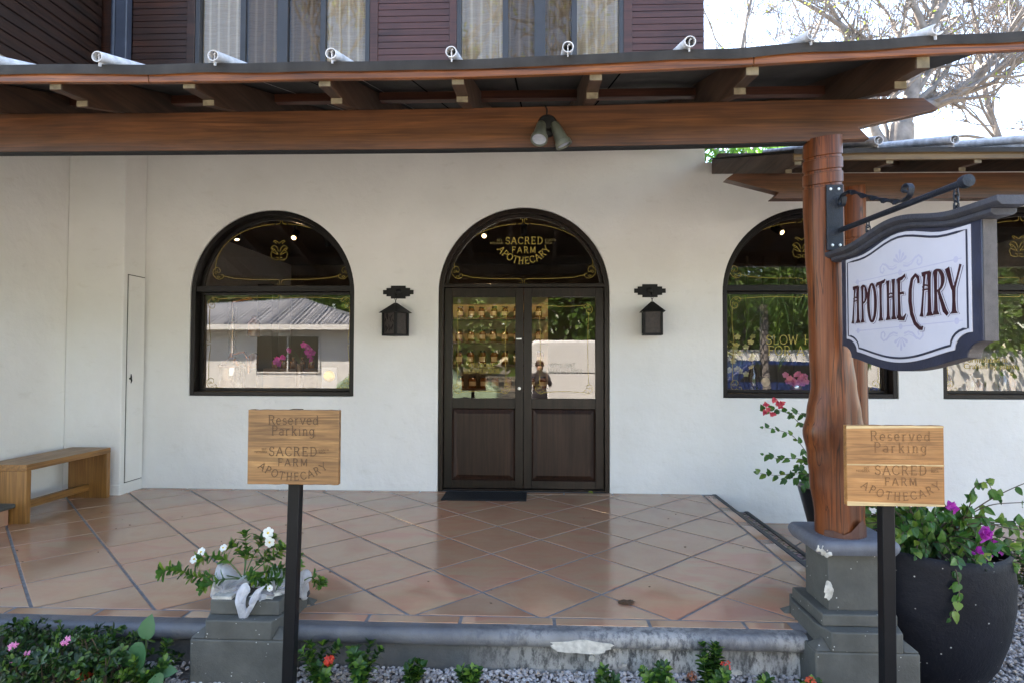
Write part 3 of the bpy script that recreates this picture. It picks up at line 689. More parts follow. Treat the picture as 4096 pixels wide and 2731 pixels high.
vinyl(w3, text_lines('SLOW HERBS', .088, 2.80, 1.475)+text_lines('FOR A FAST', .088, 2.80, 1.368), .0075, .127, M['gold'])
w4 = arched_window(ARCH[3], 'arched window behind the hanging sign')
vinyl(w4, gold_arch(4.18, 5.65, 2.135, 1.97, 2.70)+emblem(4.9, 2.43), .0045, .127, M['gold'], 'gold_scrollwork')
vinyl(w4, gold_rect(4.20, 5.64, 1.02, 1.93), .0045, .127, M['gold'], 'gold_scrollwork')
small_text('Formulated in\nCrafted by plants', .075, (4.35, .126, 1.30), X_, Z_, FN, M['gold'], 'gold_lettering', w4)

# door
D = bpy.data.objects.new('double_door', None); COL.objects.link(D); D.parent = B; D['label'] = 'dark double door under an arched fanlight'
b = MB(); arch_ring(b, -.853, .853, 0, 1.98, .046, .012, .158, False); b.box(-.807, .807, .02, .15, 1.985+.052, 1.985+.09)
arch_ring(b, -.805, .805, 2.03, 1.985, .03, .09, .14, False); b.box(-.807, .807, .03, .14, 0.004, .022)
b.build('door_frame', M['dark'], D, bevel=.004)
def leaf(x0, x1, name='door_leaf'):
    b = MB(); y0, y1 = .055, .10; z0, z1 = .026, 2.034; s = .082
    b.box(x0, x0+s, y0, y1, z0, z1); b.box(x1-s, x1, y0, y1, z0, z1)
    b.box(x0+s, x1-s, y0+.0015, y1-.0015, z1-.092, z1); b.box(x0+s, x1-s, y0+.0015, y1-.0015, .822, .924); b.box(x0+s, x1-s, y0+.0015, y1-.0015, z0, .104)
    lf = b.build(name, M['dark'], D, bevel=.003)
    a, c, d, e = x0+s, x1-s, .104, .822; q = .052
    P = [(a, y0+.004, d), (c, y0+.004, d), (c, y0+.004, e), (a, y0+.004, e), (a+.012, y0+.022, d+.012), (c-.012, y0+.022, d+.012), (c-.012, y0+.022, e-.012), (a+.012, y0+.022, e-.012),
         (a+q, y0+.006, d+q), (c-q, y0+.006, d+q), (c-q, y0+.006, e-q), (a+q, y0+.006, e-q)]
    b = MB(); b.add(P, [(k*4+i, k*4+(i+1) % 4, k*4+4+(i+1) % 4, k*4+4+i) for k in (0, 1) for i in range(4)]+[(8, 9, 10, 11)])
    b.add([(a, y1-.01, d), (c, y1-.01, d), (c, y1-.01, e), (a, y1-.01, e)], [(3, 2, 1, 0)])
    b.build('raised_panel', M['darkpanel'], D)
    b = MB(); b.add([(a, .08, .924), (c, .08, .924), (c, .08, z1-.092), (a, .08, z1-.092)], [(0, 1, 2, 3)]); b.build('door_glass', M['glass'], D)
    return a, c
leaf(-.803, -.002); leaf(.002, .803)
vinyl(D, gold_rect(-.70, -.15, .985, 1.86, False), .0045, .079, M['gold'], 'gold_scrollwork')
vinyl(D, gold_rect(.135, .68, .985, 1.86, False), .0045, .079, M['gold'], 'gold_scrollwork')
vinyl(D, text_lines('WELCOME', .042, -.425, 1.236)+text_lines('BIENVENIDOS', .042, -.425, 1.178), .0055, .079, M['gold'])
vinyl(D, text_lines('MON-SAT', .042, .395, 1.236)+text_lines('9:30AM-4:30PM', .042, .395, 1.178, .1), .0045, .079, M['greyvinyl'])
b = MB(); arch_pane(b, -.775, .775, 2.05, 1.985, .12); b.v = [v for v in b.v]
pn = [(x, z) for x, z in arch_pts(-.79, .79, 1.985, 50) if z >= 2.06]; pn = [(pn[0][0], 2.06)]+pn+[(pn[-1][0], 2.06)]
b = MB(); b.add([(a, .12, c) for a, c in pn], [tuple(range(len(pn)-1, -1, -1))]); b.build('fanlight', M['glass'], D)
vinyl(D, gold_arch(-.745, .735, 2.135, 1.98, 2.70), .0045, .119, M['gold'], 'gold_scrollwork')
lg = text_lines('SACRED', .069, .003, 2.491, .22)+text_lines('FARM', .063, .0, 2.398, .26, False)
lg += text_lines('APOTHECARY', .066, .0, 2.287, .24, True, 1., .32)
vinyl(D, lg, .0085, .119, M['gold'])
small_text('EST.\nNOSARA', .034, (-.212, .118, 2.518), X_, Z_, FN, M['golddim'], 'gold_lettering', D, 'RIGHT')
small_text('COSTA\nRICA', .034, (.215, .118, 2.518), X_, Z_, FN, M['golddim'], 'gold_lettering', D)
b = MB(); b.lathe([(.0, 0), (.017, 0), (.018, .004), (.014, .010), (0, .011)], n=20, cap=False); lk = b.build('lock', M['screw'], D, True)
lk.rotation_euler = (radians(90), 0, 0); lk.location = (-.042, .055, 1.026)
b = MB(); b.box(-.075, -.020, .053, .0545, 1.515, 1.527); b.build('door_sticker', M['screw'], D)

# upper storey
b = MB(); b.box(-4.75, 1.80, .035, .25, 3.3, 3.95); b.box(-4.75, 1.8, .09, .25, 3.95, 7.4); b.box(1.6, 1.80, .25, 8, 3.36, 7.4)
b.build('upper_wall', M['louvred'], B)
def boards(x0, x1, mat, label=None):
    b = MB(); z = 3.95; p = .0665
    while z < 7.2:
        b.add([(x0, .003, z+.002), (x1, .003, z+.002), (x1, .006, z+p-.003), (x0, .006, z+p-.003), (x0, .016, z+p-.001), (x1, .016, z+p-.001), (x0, .016, z+.001), (x1, .016, z+.001)],
              [(0, 1, 2, 3), (3, 2, 5, 4), (6, 7, 1, 0)]); z += p
    b.box(x0, x1, .03, .09, 3.95, 7.2)
    o = b.build('board_cladding', mat, B)
    return o
def uframe(xs, mat, y0=-.012, y1=.06, z0=3.95):
    for a, c in xs: b = MB(); b.box(a, c, y0, y1, z0, 7.25); b.build('timber_trim', mat, B, bevel=.004)
boards(-4.07, -3.49, M['louvred']); boards(-1.495, -.76, M['louvre']); boards(1.085, 1.80, M['louvre'])
uframe([(-3.49, -3.405)], M['louvred']); uframe([(-1.575, -1.495), (-.76, -.685), (1.0, 1.085)], M['louvre'])
def mat_curtain():
    t = NT('sheer_striped_curtain'); v = t.coord()
    wv = t.n('ShaderNodeTexWave', wave_type='BANDS', bands_direction='X'); wv.inputs['Scale'].default_value = 3.2; wv.inputs['Distortion'].default_value = .4; t.l(v, wv.inputs[0])
    c = t.ramp(wv.outputs[0], [(.0, (.26, .20, .13)), (.8, (.31, .24, .165)), (.96, (.52, .46, .37))])
    n = t.noise(t.coord((2, 2, 120)), 3, 3); c = t.mix(.35, c, t.ramp(n, [(.4, (.30, .22, .14)), (.6, (.6, .5, .4))]))
    return t.set(c, .9)
M['curtain'] = mat_curtain(); M['tint'] = mat_glass('tinted_screen_glass', .05, (.62, .58, .56))
def upper_window(x0, x1, label):
    W = bpy.data.objects.new('upper_window', None); COL.objects.link(W); W.parent = B; W['label'] = label
    wd = x1-x0; m = [(x0, x0+.045), (x0+.045+.42, x0+.045+.475), (x0+wd/2-.055, x0+wd/2+.055), (x1-.045-.475, x1-.045-.42), (x1-.045, x1)]
    b = MB()
    for i, (a, c) in enumerate(m): b.box(a, c, (-.008 if i in (0, 4) else .012 if i != 2 else 0), .08, 3.95, 7.2)
    b.build('window_frame', M['upframe'], W, bevel=.003)
    for i in range(4):
        a, c = m[i][1], m[i+1][0]; y = .04 if i in (0, 3) else .03
        b = MB(); b.add([(a, y, 3.95), (c, y, 3.95), (c, y, 7.2), (a, y, 7.2)], [(0, 1, 2, 3)]); b.build('pane', M['glass_up'] if i in (0, 3) else M['tint'], W)
    b = MB(); n = 160; vs = []
    for i in range(n+1):
        xx = x0+.01+(wd-.02)*i/n; yy = .072+.008*sin(xx*38)+.004*sin(xx*91); vs += [(xx, yy, 3.96), (xx, yy, 7.2)]
    b.add(vs, [(2*i, 2*i+2, 2*i+3, 2*i+1) for i in range(n)]); b.build('curtain', M['curtain'], W, smooth=True)
upper_window(-3.40, -1.578, 'upper window with beige striped curtain on the left'); upper_window(-.683, 1.0, 'upper window above the entrance')
b = MB(); zz = 3.9
while zz < 7.3:
    b.add([(-4.438, -1.75, zz+.004), (-4.438, .05, zz+.004), (-4.444, .05, zz+.104), (-4.444, -1.75, zz+.104), (-4.455, -1.75, zz+.108), (-4.455, .05, zz+.108)], [(0, 1, 2, 3), (3, 2, 5, 4)]); zz += .11
b.box(-4.9, -4.456, -1.75, .05, 3.9, 7.3); b.build('side_cladding', M['sideboard'], B)
b = MB(); b.tube([(-4.232, -.05, 3.5), (-4.232, -.05, 7.3)], .028, 14); b.box(-4.195, -4.075, -.09, .0, 3.5, 7.3); b.build('downpipe', M['downpipe'], B, smooth=True, bevel=.01)
b = MB(); b.box(-9, 2.3, -.8, 8.5, 7.3, 7.5); b.box(1.81, 7.4, .16, 5.8, 3.2, 3.27); b.box(-14, -4.76, -.4, 8, -.3, 7.3); b.build('upper_roof', M['sheet'], B)
# room behind the glass
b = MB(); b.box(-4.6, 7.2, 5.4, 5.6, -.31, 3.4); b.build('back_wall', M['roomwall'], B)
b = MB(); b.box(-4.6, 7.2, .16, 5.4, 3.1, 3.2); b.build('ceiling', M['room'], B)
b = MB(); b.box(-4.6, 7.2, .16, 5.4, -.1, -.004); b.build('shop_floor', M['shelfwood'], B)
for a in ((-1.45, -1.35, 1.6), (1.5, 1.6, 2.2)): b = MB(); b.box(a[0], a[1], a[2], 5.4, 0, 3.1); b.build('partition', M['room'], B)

# ================================================================ PORCH ROOFS
def ez(x):
    t = max(0, (x+.2)/2.4); return .082*t**1.3 + .012*max(0, (-x-1.2)/1.2) + .0012*sin(x*5)
SL = .30; YE = -3.44; ZE = 2.628
P1 = thing('porch_roof', 'near porch roof of grey sheets with white pipe ribs over brown timbers, across the entrance', 'porch roof', (0, YE, 2.4)); 
def sub(o, parent):   # keep world placement under an empty that stands away from the origin
    o.parent = parent; o.matrix_parent_inverse = Matrix.Translation(-parent.location); return o
def roof_sheet(x0, x1, ye, ze, yb, ezf, th=.010, lip=.034):
    b = MB(); nx = int((x1-x0)/.045); ys = [ye-.012, ye-.006, ye+.05, ye+.5, yb]
    top, bot = [], []
    for i in range(nx+1):
        x = x0+(x1-x0)*i/nx
        for j, y in enumerate(ys):
            wv = .0035*noise.noise(Vector((x*3.5, 1, 2)))*2*max(0, 1-j*.45) + .0016*sin(x*12.0)*(j < 2)
            z = ze+SL*(y-ye)+ezf(x)*max(0, 1-(y-ye)/1.2)+wv
            dz = -lip if j == 0 else 0
            top.append((x, y, z+dz)); bot.append((x, y+.002, z-th+dz))
    m = len(ys); k = len(top); fs = []
    for i in range(nx):
        for j in range(m-1):
            a = i*m+j; fs += [(a, a+m, a+m+1, a+1), (k+a, k+a+1, k+a+m+1, k+a+m)]
        fs += [(i*m, k+i*m, k+i*m+m, i*m+m)]
    for i in (0, nx): fs += [(i*m+j, i*m+j+1, k+i*m+j+1, k+i*m+j) for j in range(m-1)]
    b.add(top+bot, fs); return b
sub(roof_sheet(-8, 2.2, YE, ZE, .0, ez).build('roof_sheet', M['sheet'], smooth=True, ang=30), P1)
def rib(x, ye, ze, parent, yb=-.02, r=.026, broken=False, tilt=0):
    b = MB(); n = 16; L = []
    y0, y1 = ye-.035, yb; vs = []
    for rr_ in (r, r-.004):
        for (y) in (y0, y1):
            for j in range(n):
                a = 2*pi*j/n; gap = .0
                vs.append((x+rr_*cos(a)+tilt*(y-ye), y, ze+SL*(y-ye)+rr_*sin(a)))
    fs = []
    rng = range(n) if not broken else range(5, 15)
    for j in rng:
        q = (j+1) % n
        fs += [(j, q, n+q, n+j), (2*n+j, 3*n+j, 3*n+q, 2*n+q), (j, 2*n+j, 2*n+q, q)]
    b.add(vs, fs)
    # standing seam the pipe is slipped over
    z0 = ze-r*1.5; b.add([(x-.002, y0+.012, z0-.012), (x+.002, y0+.012, z0-.012), (x+.002, y0+.012, z0+r*1.5), (x-.002, y0+.012, z0+r*1.5),
        (x-.002, y1, z0-.012+SL*(y1-y0-.012)), (x+.002, y1, z0-.012+SL*(y1-y0-.012)), (x+.002, y1, z0+r*1.5+SL*(y1-y0-.012)), (x-.002, y1, z0+r*1.5+SL*(y1-y0-.012))],
        [(0, 1, 2, 3), (1, 5, 6, 2), (0, 3, 7, 4), (3, 2, 6, 7)])
    b.tube([(x-.002, y0+.010, z0+r*1.4), (x+.005, y0+.008, z0+r*1.7), (x+.008, y0+.01, z0+r*1.5)], .0025, 6)
    return sub(b.build('roof_rib', M['rib'], smooth=True, ang=50), parent)
for i, x in enumerate([-4.42, -3.90, -3.38, -2.86, -2.345, -1.808, -1.286, -.764, -.240, .262, .778, 1.288, 1.80]):
    rib(x, YE, ZE+.030+ez(x)+(0 if i != 12 else -.008), P1, broken=(i >= 11), r=.0245)
for x in [-.502+.523*k for k in range(-6, 6)]:   # seams seen from below
    b = MB(); b.box(x-.006, x+.006, -.004, .004, -.006, .0); 
    q = MB(); q.add([(x-.005, YE+.02, ZE-.0135+ez(x)), (x+.005, YE+.02, ZE-.0135+ez(x)), (x+.005, 0, ZE-.013+SL*3.44), (x-.005, 0, ZE-.013+SL*3.44)], [(0, 1, 2, 3)])
    sub(q.build('sheet_seam', M['seam']), P1)
def fascia(x0, x1):
    b = MB(); n = 24; vs = []
    for i in range(n+1):
        x = x0+(x1-x0)*i/n; zt = ZE-.010+ez(x)-.004; zb = zt-.064-.002*sin(x*3)
        vs += [(x, YE+.0, zb), (x, YE+.0, zt), (x, YE+.024, zt), (x, YE+.024, zb)]
    fs = [(i*4+j, i*4+4+j, i*4+4+(j+1) % 4, i*4+(j+1) % 4) for i in range(n) for j in range(4)]+[(0, 1, 2, 3), (n*4+3, n*4+2, n*4+1, n*4)]
    b.add(vs, fs); return sub(b.build('fascia_board', M['fascia'], bevel=.003), P1)
fascia(-8, -1.597); fascia(-1.594, 1.054); fascia(1.057, 2.24)
def rafter(x, ye, ze, parent, yb=-.02, th=.052, step=.17, y_eave=None, dz=0., ezf=ez):
    e = ezf(x)
    pr = [(ye+.03, ze-.012+e), (ye+.03, ze-.098+e*.6), (ye+step+.02, ze-.078+e*.6), (ye+step+.02, ze-.108+e*.5), (yb, ze-.108+e*.1+SL*(yb-ye-step)), (yb, ze-.012+SL*(yb-ye))]
    b = MB(); b.prism(pr, (x-th/2, 0, 0), Y_, Z_, (th, 0, 0)); r = sub(b.build('rafter', M['rafter'], bevel=.003), parent)
    b = MB(); b.box(x-th/2+.002, x+th/2-.002, ye+.026, ye+.0285, ze-.096+e*.6, ze-.018+e); b.box(x-th/2+.002, x+th/2-.002, ye+step+.0165, ye+step+.0185, ze-.106+e*.5, ze-.080+e*.6)
    c = b.build('painted_end', M['cutend']); c.parent = r; c.matrix_parent_inverse = Matrix.Translation(-P1.location) if False else Matrix.Identity(4)
    return r
for x in [-6.3, -5.7, -5.1, -4.5, -3.9, -3.27, -2.66, -2.045, -1.427, -.812, -.218, .386, 1.058, 1.776]: rafter(x, YE, ZE, P1, th=.056)
b = MB()
for y in (-2.6, -1.7, -.8): b.box(-8, 2.12, y, y+.05, ZE+SL*(y-YE)-.062, ZE+SL*(y-YE)-.014)
sub(b.build('purlin', wood('red_brown_purlin', (.06, .02, .012), (.10, .032, .017), (.14, .045, .022), 'X', .5), bevel=.003), P1)
# big front beam with the fish-tail end
bz = lambda x, z: (x, z+.004*sin(x*1.3))
poly = [(-8, 2.404), (-2.7, 2.402), (-1.9, 2.398), (-.4, 2.392), (.28, 2.394), (1.14, 2.402), (1.40, 2.407), (1.775, 2.418), (1.722, 2.474), (2.112, 2.562), (2.036, 2.618), (1.2, 2.615), (.28, 2.603), (-.38, 2.598), (-1.87, 2.597), (-2.68, 2.603), (-8, 2.603)]
b = MB(); b.prism(poly, (0, -3.0, 0), X_, Z_, (0, .052, 0)); sub(b.build('beam', M['beam'], bevel=.004), P1)
b = MB(); b.prism([(-8, 2.398), (-2.7, 2.397), (-1.9, 2.393), (-.4, 2.387), (.28, 2.389), (1.14, 2.397), (1.47, 2.403), (1.47, 2.4085), (1.14, 2.4015), (.28, 2.3935), (-.4, 2.3915), (-1.9, 2.3975), (-2.7, 2.4015), (-8, 2.4035)], (0, -2.998, 0), X_, Z_, (0, .054, 0)); sub(b.build('beam_underside_shade', plain('black_shade_strip', (.006, .006, .007), .8), ), P1)  # thin black strip: shade of the beam's underside put into the colour

# far porch roof
YE2, ZE2 = -1.95, 2.728
P2 = thing('porch_roof', 'far lower porch roof at the right, its fish-tailed beam ending at the white wall', 'porch roof', (4, YE2, 2.4))
ez2 = lambda x: .004*sin(x*3)
sub(roof_sheet(1.845, 7.6, YE2, ZE2, .0, ez2, lip=.022).build('roof_sheet', M['sheet'], smooth=True, ang=30), P2)
for x in (2.385, 2.872, 3.36, 3.85, 4.34): rib(x, YE2, ZE2+.052, P2, r=.030)
M['fascia2'] = wood('olive_brown_timber', (.09, .05, .02), (.14, .085, .035), (.2, .13, .06), 'X', .5)
b = MB(); b.box(1.85, 7.6, YE2+.01, YE2+.034, 2.655, 2.708); sub(b.build('fascia_board', M['fascia2'], bevel=.003), P2)
for x in (1.885, 2.488, 3.06, 3.64, 4.22): rafter(x, YE2, ZE2, P2, step=.16, th=.048, ezf=ez2)
b = MB(); b.box(1.90, 7.6, -.10, -.004, 3.18, 3.33); b.box(1.87, 7.6, -1.1, -1.05, ZE2+SL*.85-.10, ZE2+SL*.85-.014); sub(b.build('purlin', M['rafter'], bevel=.004), P2)
poly = [(7.6, 2.47), (1.856, 2.502), (1.905, 2.548), (1.524, 2.650), (1.58, 2.690), (7.6, 2.66)]
b = MB(); b.prism(poly, (0, -1.55, 0), X_, Z_, (0, .09, 0)); sub(b.build('beam', M['beam'], bevel=.004), P2)

# ================================================================ POSTS
def log(prof, n=36, seed=0, grooves=(), lobe=None, amp=.012, flat_top=True):
    """prof rows: z, cx, cy, rx, ry"""
    mb = MB(); zs = []; z0, z1 = prof[0][0], prof[-1][0]; N = int((z1-z0)/.02); rows = []
    for i in range(N+1): zs.append(z0+(z1-z0)*i/N)
    for g in grooves: zs += [g-.009, g-.006, g+.006, g+.009]
    zs = sorted(set(zs))
    for z in zs:
        for a, c in zip(prof[:-1], prof[1:]):
            if a[0] <= z <= c[0]+1e-6:
                t = (z-a[0])/(c[0]-a[0]); t = t*t*(3-2*t); p = [a[k]+(c[k]-a[k])*t for k in range(5)]; break
        row = []
        for j in range(n):
            a = 2*pi*j/n; k = 1+amp*3*noise.noise(Vector((cos(a)*1.2, sin(a)*1.2, z*1.1+seed)))+amp*.9*noise.noise(Vector((cos(a)*9, sin(a)*9, z*.6+seed)))+amp*noise.noise(Vector((cos(a)*4, sin(a)*4, z*.8+seed)))*2
            if lobe:
                la, lw, lz0, lz1, lh = lobe; d = (a-la+pi) % (2*pi)-pi
                s = max(0, min(1, (lz1-z)/.5))*max(0, min(1, (z-lz0)/.1+1)); k += lh*math.exp(-(d/lw)**2)*s - .09*math.exp(-((d+1.0*lw*1.5)/.12)**2)*s
            zz = z+.018*sin(a*1+.6)*(1 if z > 1.9 else 0)
            for g in grooves:
                if abs(z-g) < .0075: k *= .93
            row.append((p[1]+p[3]*k*cos(a), p[2]+p[4]*k*sin(a), zz))
        rows.append(row)
    vs = [v for r in rows for v in r]; m = len(rows)
    mb.add(vs, [(i*n+j, i*n+(j+1) % n, (i+1)*n+(j+1) % n, (i+1)*n+j) for i in range(m-1) for j in range(n)]+[tuple((m-1)*n+j for j in range(n)), tuple(range(n-1, -1, -1))])
    return mb
PC = -2.96
pr = [(.475, 1.622, PC, .108, .105), (.56, 1.618, PC, .106, .1), (.74, 1.608, PC, .119, .1), (.86, 1.602, PC, .124, .105), (.97, 1.592, PC, .134, .11), (1.06, 1.596, PC, .118, .105), (1.2, 1.598, PC, .098, .1),
      (1.35, 1.588, PC, .094, .095), (1.6, 1.575, PC, .084, .09), (1.9, 1.566, PC, .09, .09), (2.1, 1.562, PC, .093, .092), (2.3, 1.561, PC, .092, .092), (2.436, 1.562, PC, .088, .09)]
po = thing('log_post', 'varnished red-brown log post with grooved top, standing on the grey pedestal at the terrace corner', 'post', (1.6, PC, .475))
sub(log(pr, seed=3, grooves=(2.335, 2.265, 2.195), lobe=(radians(-30), .42, .5, 1.5, .10)).build('log', M['post'], smooth=True, ang=60), po)
b = MB()
pts = [(-.112, 0), (-.11, .03), (-.07, .035), (-.03, .02), (.0, .035), (.04, .075), (.07, .085), (.09, .06), (.115, .055), (.12, 0)]
vs = []; n = len(pts)
for r_add in (.004,):
    for x, z in pts:
        a = -pi/2+x/.115*1.05; vs += [(1.622+.119*cos(a), PC+.117*sin(a), .472), (1.622+.119*cos(a)*.985, PC+.117*sin(a)*.985, .476+z)]
b.add(vs, [(2*i, 2*i+2, 2*i+3, 2*i+1) for i in range(n-1)])
sub(b.build('mortar_collar', plain('red_brown_filler', (.07, .022, .014), .5, .2, 12, .3)), po)
pr2 = [(-.27, 2.44, -1.5, .095, .095), (.6, 2.45, -1.5, .092, .09), (1.6, 2.45, -1.5, .09, .09), (2.6, 2.455, -1.5, .088, .09)]
po2 = thing('log_post', 'slimmer red-brown log post under the far porch roof, half hidden behind the near post', 'post', (2.45, -1.5, -.27))
sub(log(pr2, seed=11, grooves=(2.22, 2.13, 2.04), n=28).build('log', M['post'], smooth=True, ang=60), po2)

# ================================================================ PEDESTALS
def sqp(h, c, z0, z1, mb, dx=0., inset=0):   # square block, or octagonal with corner cut c
    p = [(-h, -h+c), (-h+c, -h), (h-c, -h), (h, -h+c), (h, h-c), (h-c, h), (-h+c, h), (-h, h-c)] if c else [(-h, -h), (h, -h), (h, h), (-h, h)]
    mb.prism(p, (0, 0, z0), X_, Y_, (0, 0, z1-z0))
def pedestal_base(parent, broken=False):
    b = MB(); H = .235
    sqp(H, 0, -.32, -.012, b); b.build('plinth_block', M['ped'], parent, bevel=.009, seg=3)
    b = MB()   # octagonal course that springs from the square with stop chamfers
    c = .075; z0, z1 = -.010, .080
    lo = [(-H, -H), (H, -H), (H, H), (-H, H)]
    hi = [(-H+.045, -H+c+.02), (-H+c, -H+.001), (H-c, -H+.001), (H-.045, -H+c+.02), (H-.045, H-c-.02), (H-c, H-.001), (-H+c, H-.001), (-H+.045, H-c-.02)]
    ml = [(-H+.045, -H+c+.02), (-H+c, -H+.001), (H-c, -H+.001), (H-.045, -H+c+.02), (H-.045, H-c-.02), (H-c, H-.001), (-H+c, H-.001), (-H+.045, H-c-.02)]
    b.prism(ml, (0, 0, z0-.002), X_, Y_, (0, 0, z1-z0))
    for sx, sy in ((-1, -1), (1, -1), (1, 1), (-1, 1)):
        a = Vector((sx*H, sy*H, z0)); p = Vector((sx*(H-c), sy*(H-.001), z0)); q = Vector((sx*(H-.045), sy*(H-c-.02), z0)); t = Vector((sx*(H-.06), sy*(H-.06), z0+.05)); 
        e = Vector((sx*H, sy*(H-c-.02), z0)); vs = [a, p, q, t, e]
        b.add(vs, [(0, 1, 3), (0, 3, 4), (4, 3, 2), (1, 2, 3), (0, 4, 2, 1)])
    b.build('chamfered_course', M['ped'], parent, bevel=.006, seg=2)
    b = MB(); sqp(.172, 0, .079, .135 if not broken else .15, b); b.build('base_course', M['ped'], parent, bevel=.007, seg=3)
pd_ = thing('pedestal', 'grey painted moulded pedestal carrying the near log post', 'pedestal', (1.645, -2.93, 0))
pedestal_base(pd_)
b = MB(); sqp(.122, 0, .133, .412, b); b.build('shaft', M['ped'], pd_, bevel=.005, seg=2)
b = MB(); n_ = 40; prof = [(.150, .405), (.178, .410), (.188, .428), (.192, .445), (.188, .462), (.178, .474), (.16, .4765)]
vs = []; rows = []
for r, z in prof:
    cr = .03
    for qx, qy, a0 in ((1, 1, 0), (-1, 1, 90), (-1, -1, 180), (1, -1, 270)):
        for k in range(5):
            a = radians(a0+90*k/4); vs.append((qx*(r-cr)+cr*cos(a), qy*(r-cr)+cr*sin(a), z))
nn = 20; m = len(prof)
b.add(vs, [(i*nn+j, i*nn+(j+1) % nn, (i+1)*nn+(j+1) % nn, (i+1)*nn+j) for i in range(m-1) for j in range(nn)]+[tuple((m-1)*nn+j for j in range(nn)), tuple(range(nn-1, -1, -1))])
b.build('cap_slab', M['pedcap'], pd_, smooth=True)
b = MB(); b.blob((-.165, -.170, .440), .026, 4, .35, 3, (1, .7, 1)); b.blob((-.150, -.178, .418), .017, 6, .35, 2); b.build('chipped_patch', M['chip'], pd_, smooth=True); b = MB(); b.blob((-.118, -.121, .235), .026, 5, .35, 3, (.8, .35, 1.3)); b.blob((-.122, -.12, .205), .018, 9, .35, 2, (.8, .35, 1.3))
b.build('chipped_patch', M['chip'], pd_, smooth=True)
sp_ = thing('pedestal', 'broken grey pedestal stump in front of the terrace, heaped with bagged plants', 'pedestal', (-1.288, -2.935, 0))
pedestal_base(sp_, True)
b = MB(); 
for (x, y, z, r, s) in ((-.10, -.08, .15, .045, (1.3, 1, .35)), (.08, -.11, .15, .05, (1.3, .8, .3)), (.12, .05, .155, .05, (1, 1.2, .4)), (-.03, .08, .155, .06, (1.3, 1, .3))): b.blob((x, y, z), r, x*50, .4, 2, s)
b.box(-.168, -.07, -.165, -.08, .150, .164)
b.build('broken_mortar', M['chip'], sp_, smooth=True)

# ================================================================ HANGING SIGN
S0 = Vector((1.590, -3.085, 0)); ed = Vector((.0376, -.9993, 0)).normalized(); nr = Vector((ed.y, -ed.x, 0))  # nr points to the viewer's side (-x)
if nr.x > 0: nr = -nr
HS = thing('hanging_sign', 'projecting APOTHECARY sign, lilac-white panel in a navy frame, hanging from an iron rod', 'sign', tuple(S0+Vector((0, 0, 1.3))))
def hs(o): return sub(o, HS)
def fs_outline(h, zt, zs, nx, zb0, zbm, n=10, topbump=.0, notch=.05):
    """outline in (s,z): h half width, zt side top, zs bottom of the straight side, nx notch x, zb0 corner bottom, zbm middle bottom"""
    c = .468; R_ = []
    R_ += [(h, zt), (h, zs)]
    for i in range(1, 7):
        a = radians(90*i/6); R_.append((h-(h-nx)*sin(a)*1.0 if False else nx+(h-nx)*(1-sin(a)), zs-(zs-zb0)*(1-cos(a))))
    for i in range(1, n+1):
        t = i/n; R_.append((nx*(1-t), zb0+(zbm-zb0)*(sin(pi/2*t)**1.2)))
    top = [( -h+2*h*i/16, zt+topbump*.5*(1+cos(pi*min(1, abs(-1+2*i/16)/.75)))) for i in range(1, 16)]
    right = [(c+a, z) for a, z in R_]; left = [(c-a, z) for a, z in R_[:-1]][::-1]
    return right+left+[(c+a, z) for a, z in top]
def slab(name, poly, d0, d1, mat, bev=0.):
    b = MB(); b.prism(poly, S0+nr*d0, ed, Z_, nr*(d1-d0)); return hs(b.build(name, mat, bevel=bev))
out = fs_outline(.425, 1.800, 1.392, .350, 1.338, 1.284, topbump=.045)
slab('sign_body', out, -.026, .020, M['signedge'])
slab('navy_frame', out, .0205, .026, M['navy'], .0015)
inn = fs_outline(.382, 1.787, 1.423, .300, 1.364, 1.318, topbump=.048)
slab('sign_panel', inn, .0262, .030, M['signwhite'], .001)
b = MB(); L2 = fs_outline(.366, 1.772, 1.436, .283, 1.380, 1.336, topbump=.046); ribbons(b, [L2+[L2[0]]], .0085, S0+nr*.030, ed, Z_, nr)
hs(b.build('navy_line', M['navy']))
def capz(s): 
    a = abs(s-.468)/.36; return 1.846+.050*.5*(1+cos(pi*min(1, a)))
def cap(s0, s1, w_, zo, th, name, mat):
    b = MB(); n = 40; vs = []
    for i in range(n+1):
        s = s0+(s1-s0)*i/n; z = capz(s)+zo; p = S0+ed*s
        for d, zz in ((w_, z), (w_, z-th*.6), (w_*.72, z-th), (-w_*.72, z-th), (-w_, z-th*.6), (-w_, z)): q = p+nr*d; vs.append((q.x, q.y, zz))
    fs = [(i*6+j, i*6+(j+1) % 6, i*6+6+(j+1) % 6, i*6+6+j) for i in range(n) for j in range(6)]+[tuple(range(5, -1, -1)), tuple(n*6+j for j in range(6))]
    b.add(vs, fs); hs(b.build(name, mat, bevel=.0015))
cap(-.06, 1.00, .058, 0, .030, 'cornice', M['signcap']); cap(-.02, .955, .042, -.0305, .022, 'cornice_moulding', M['signcap'])
cap(-.058, .90, .0605, .0002, .018, 'painted_cornice_face', M['navy']) if False else None
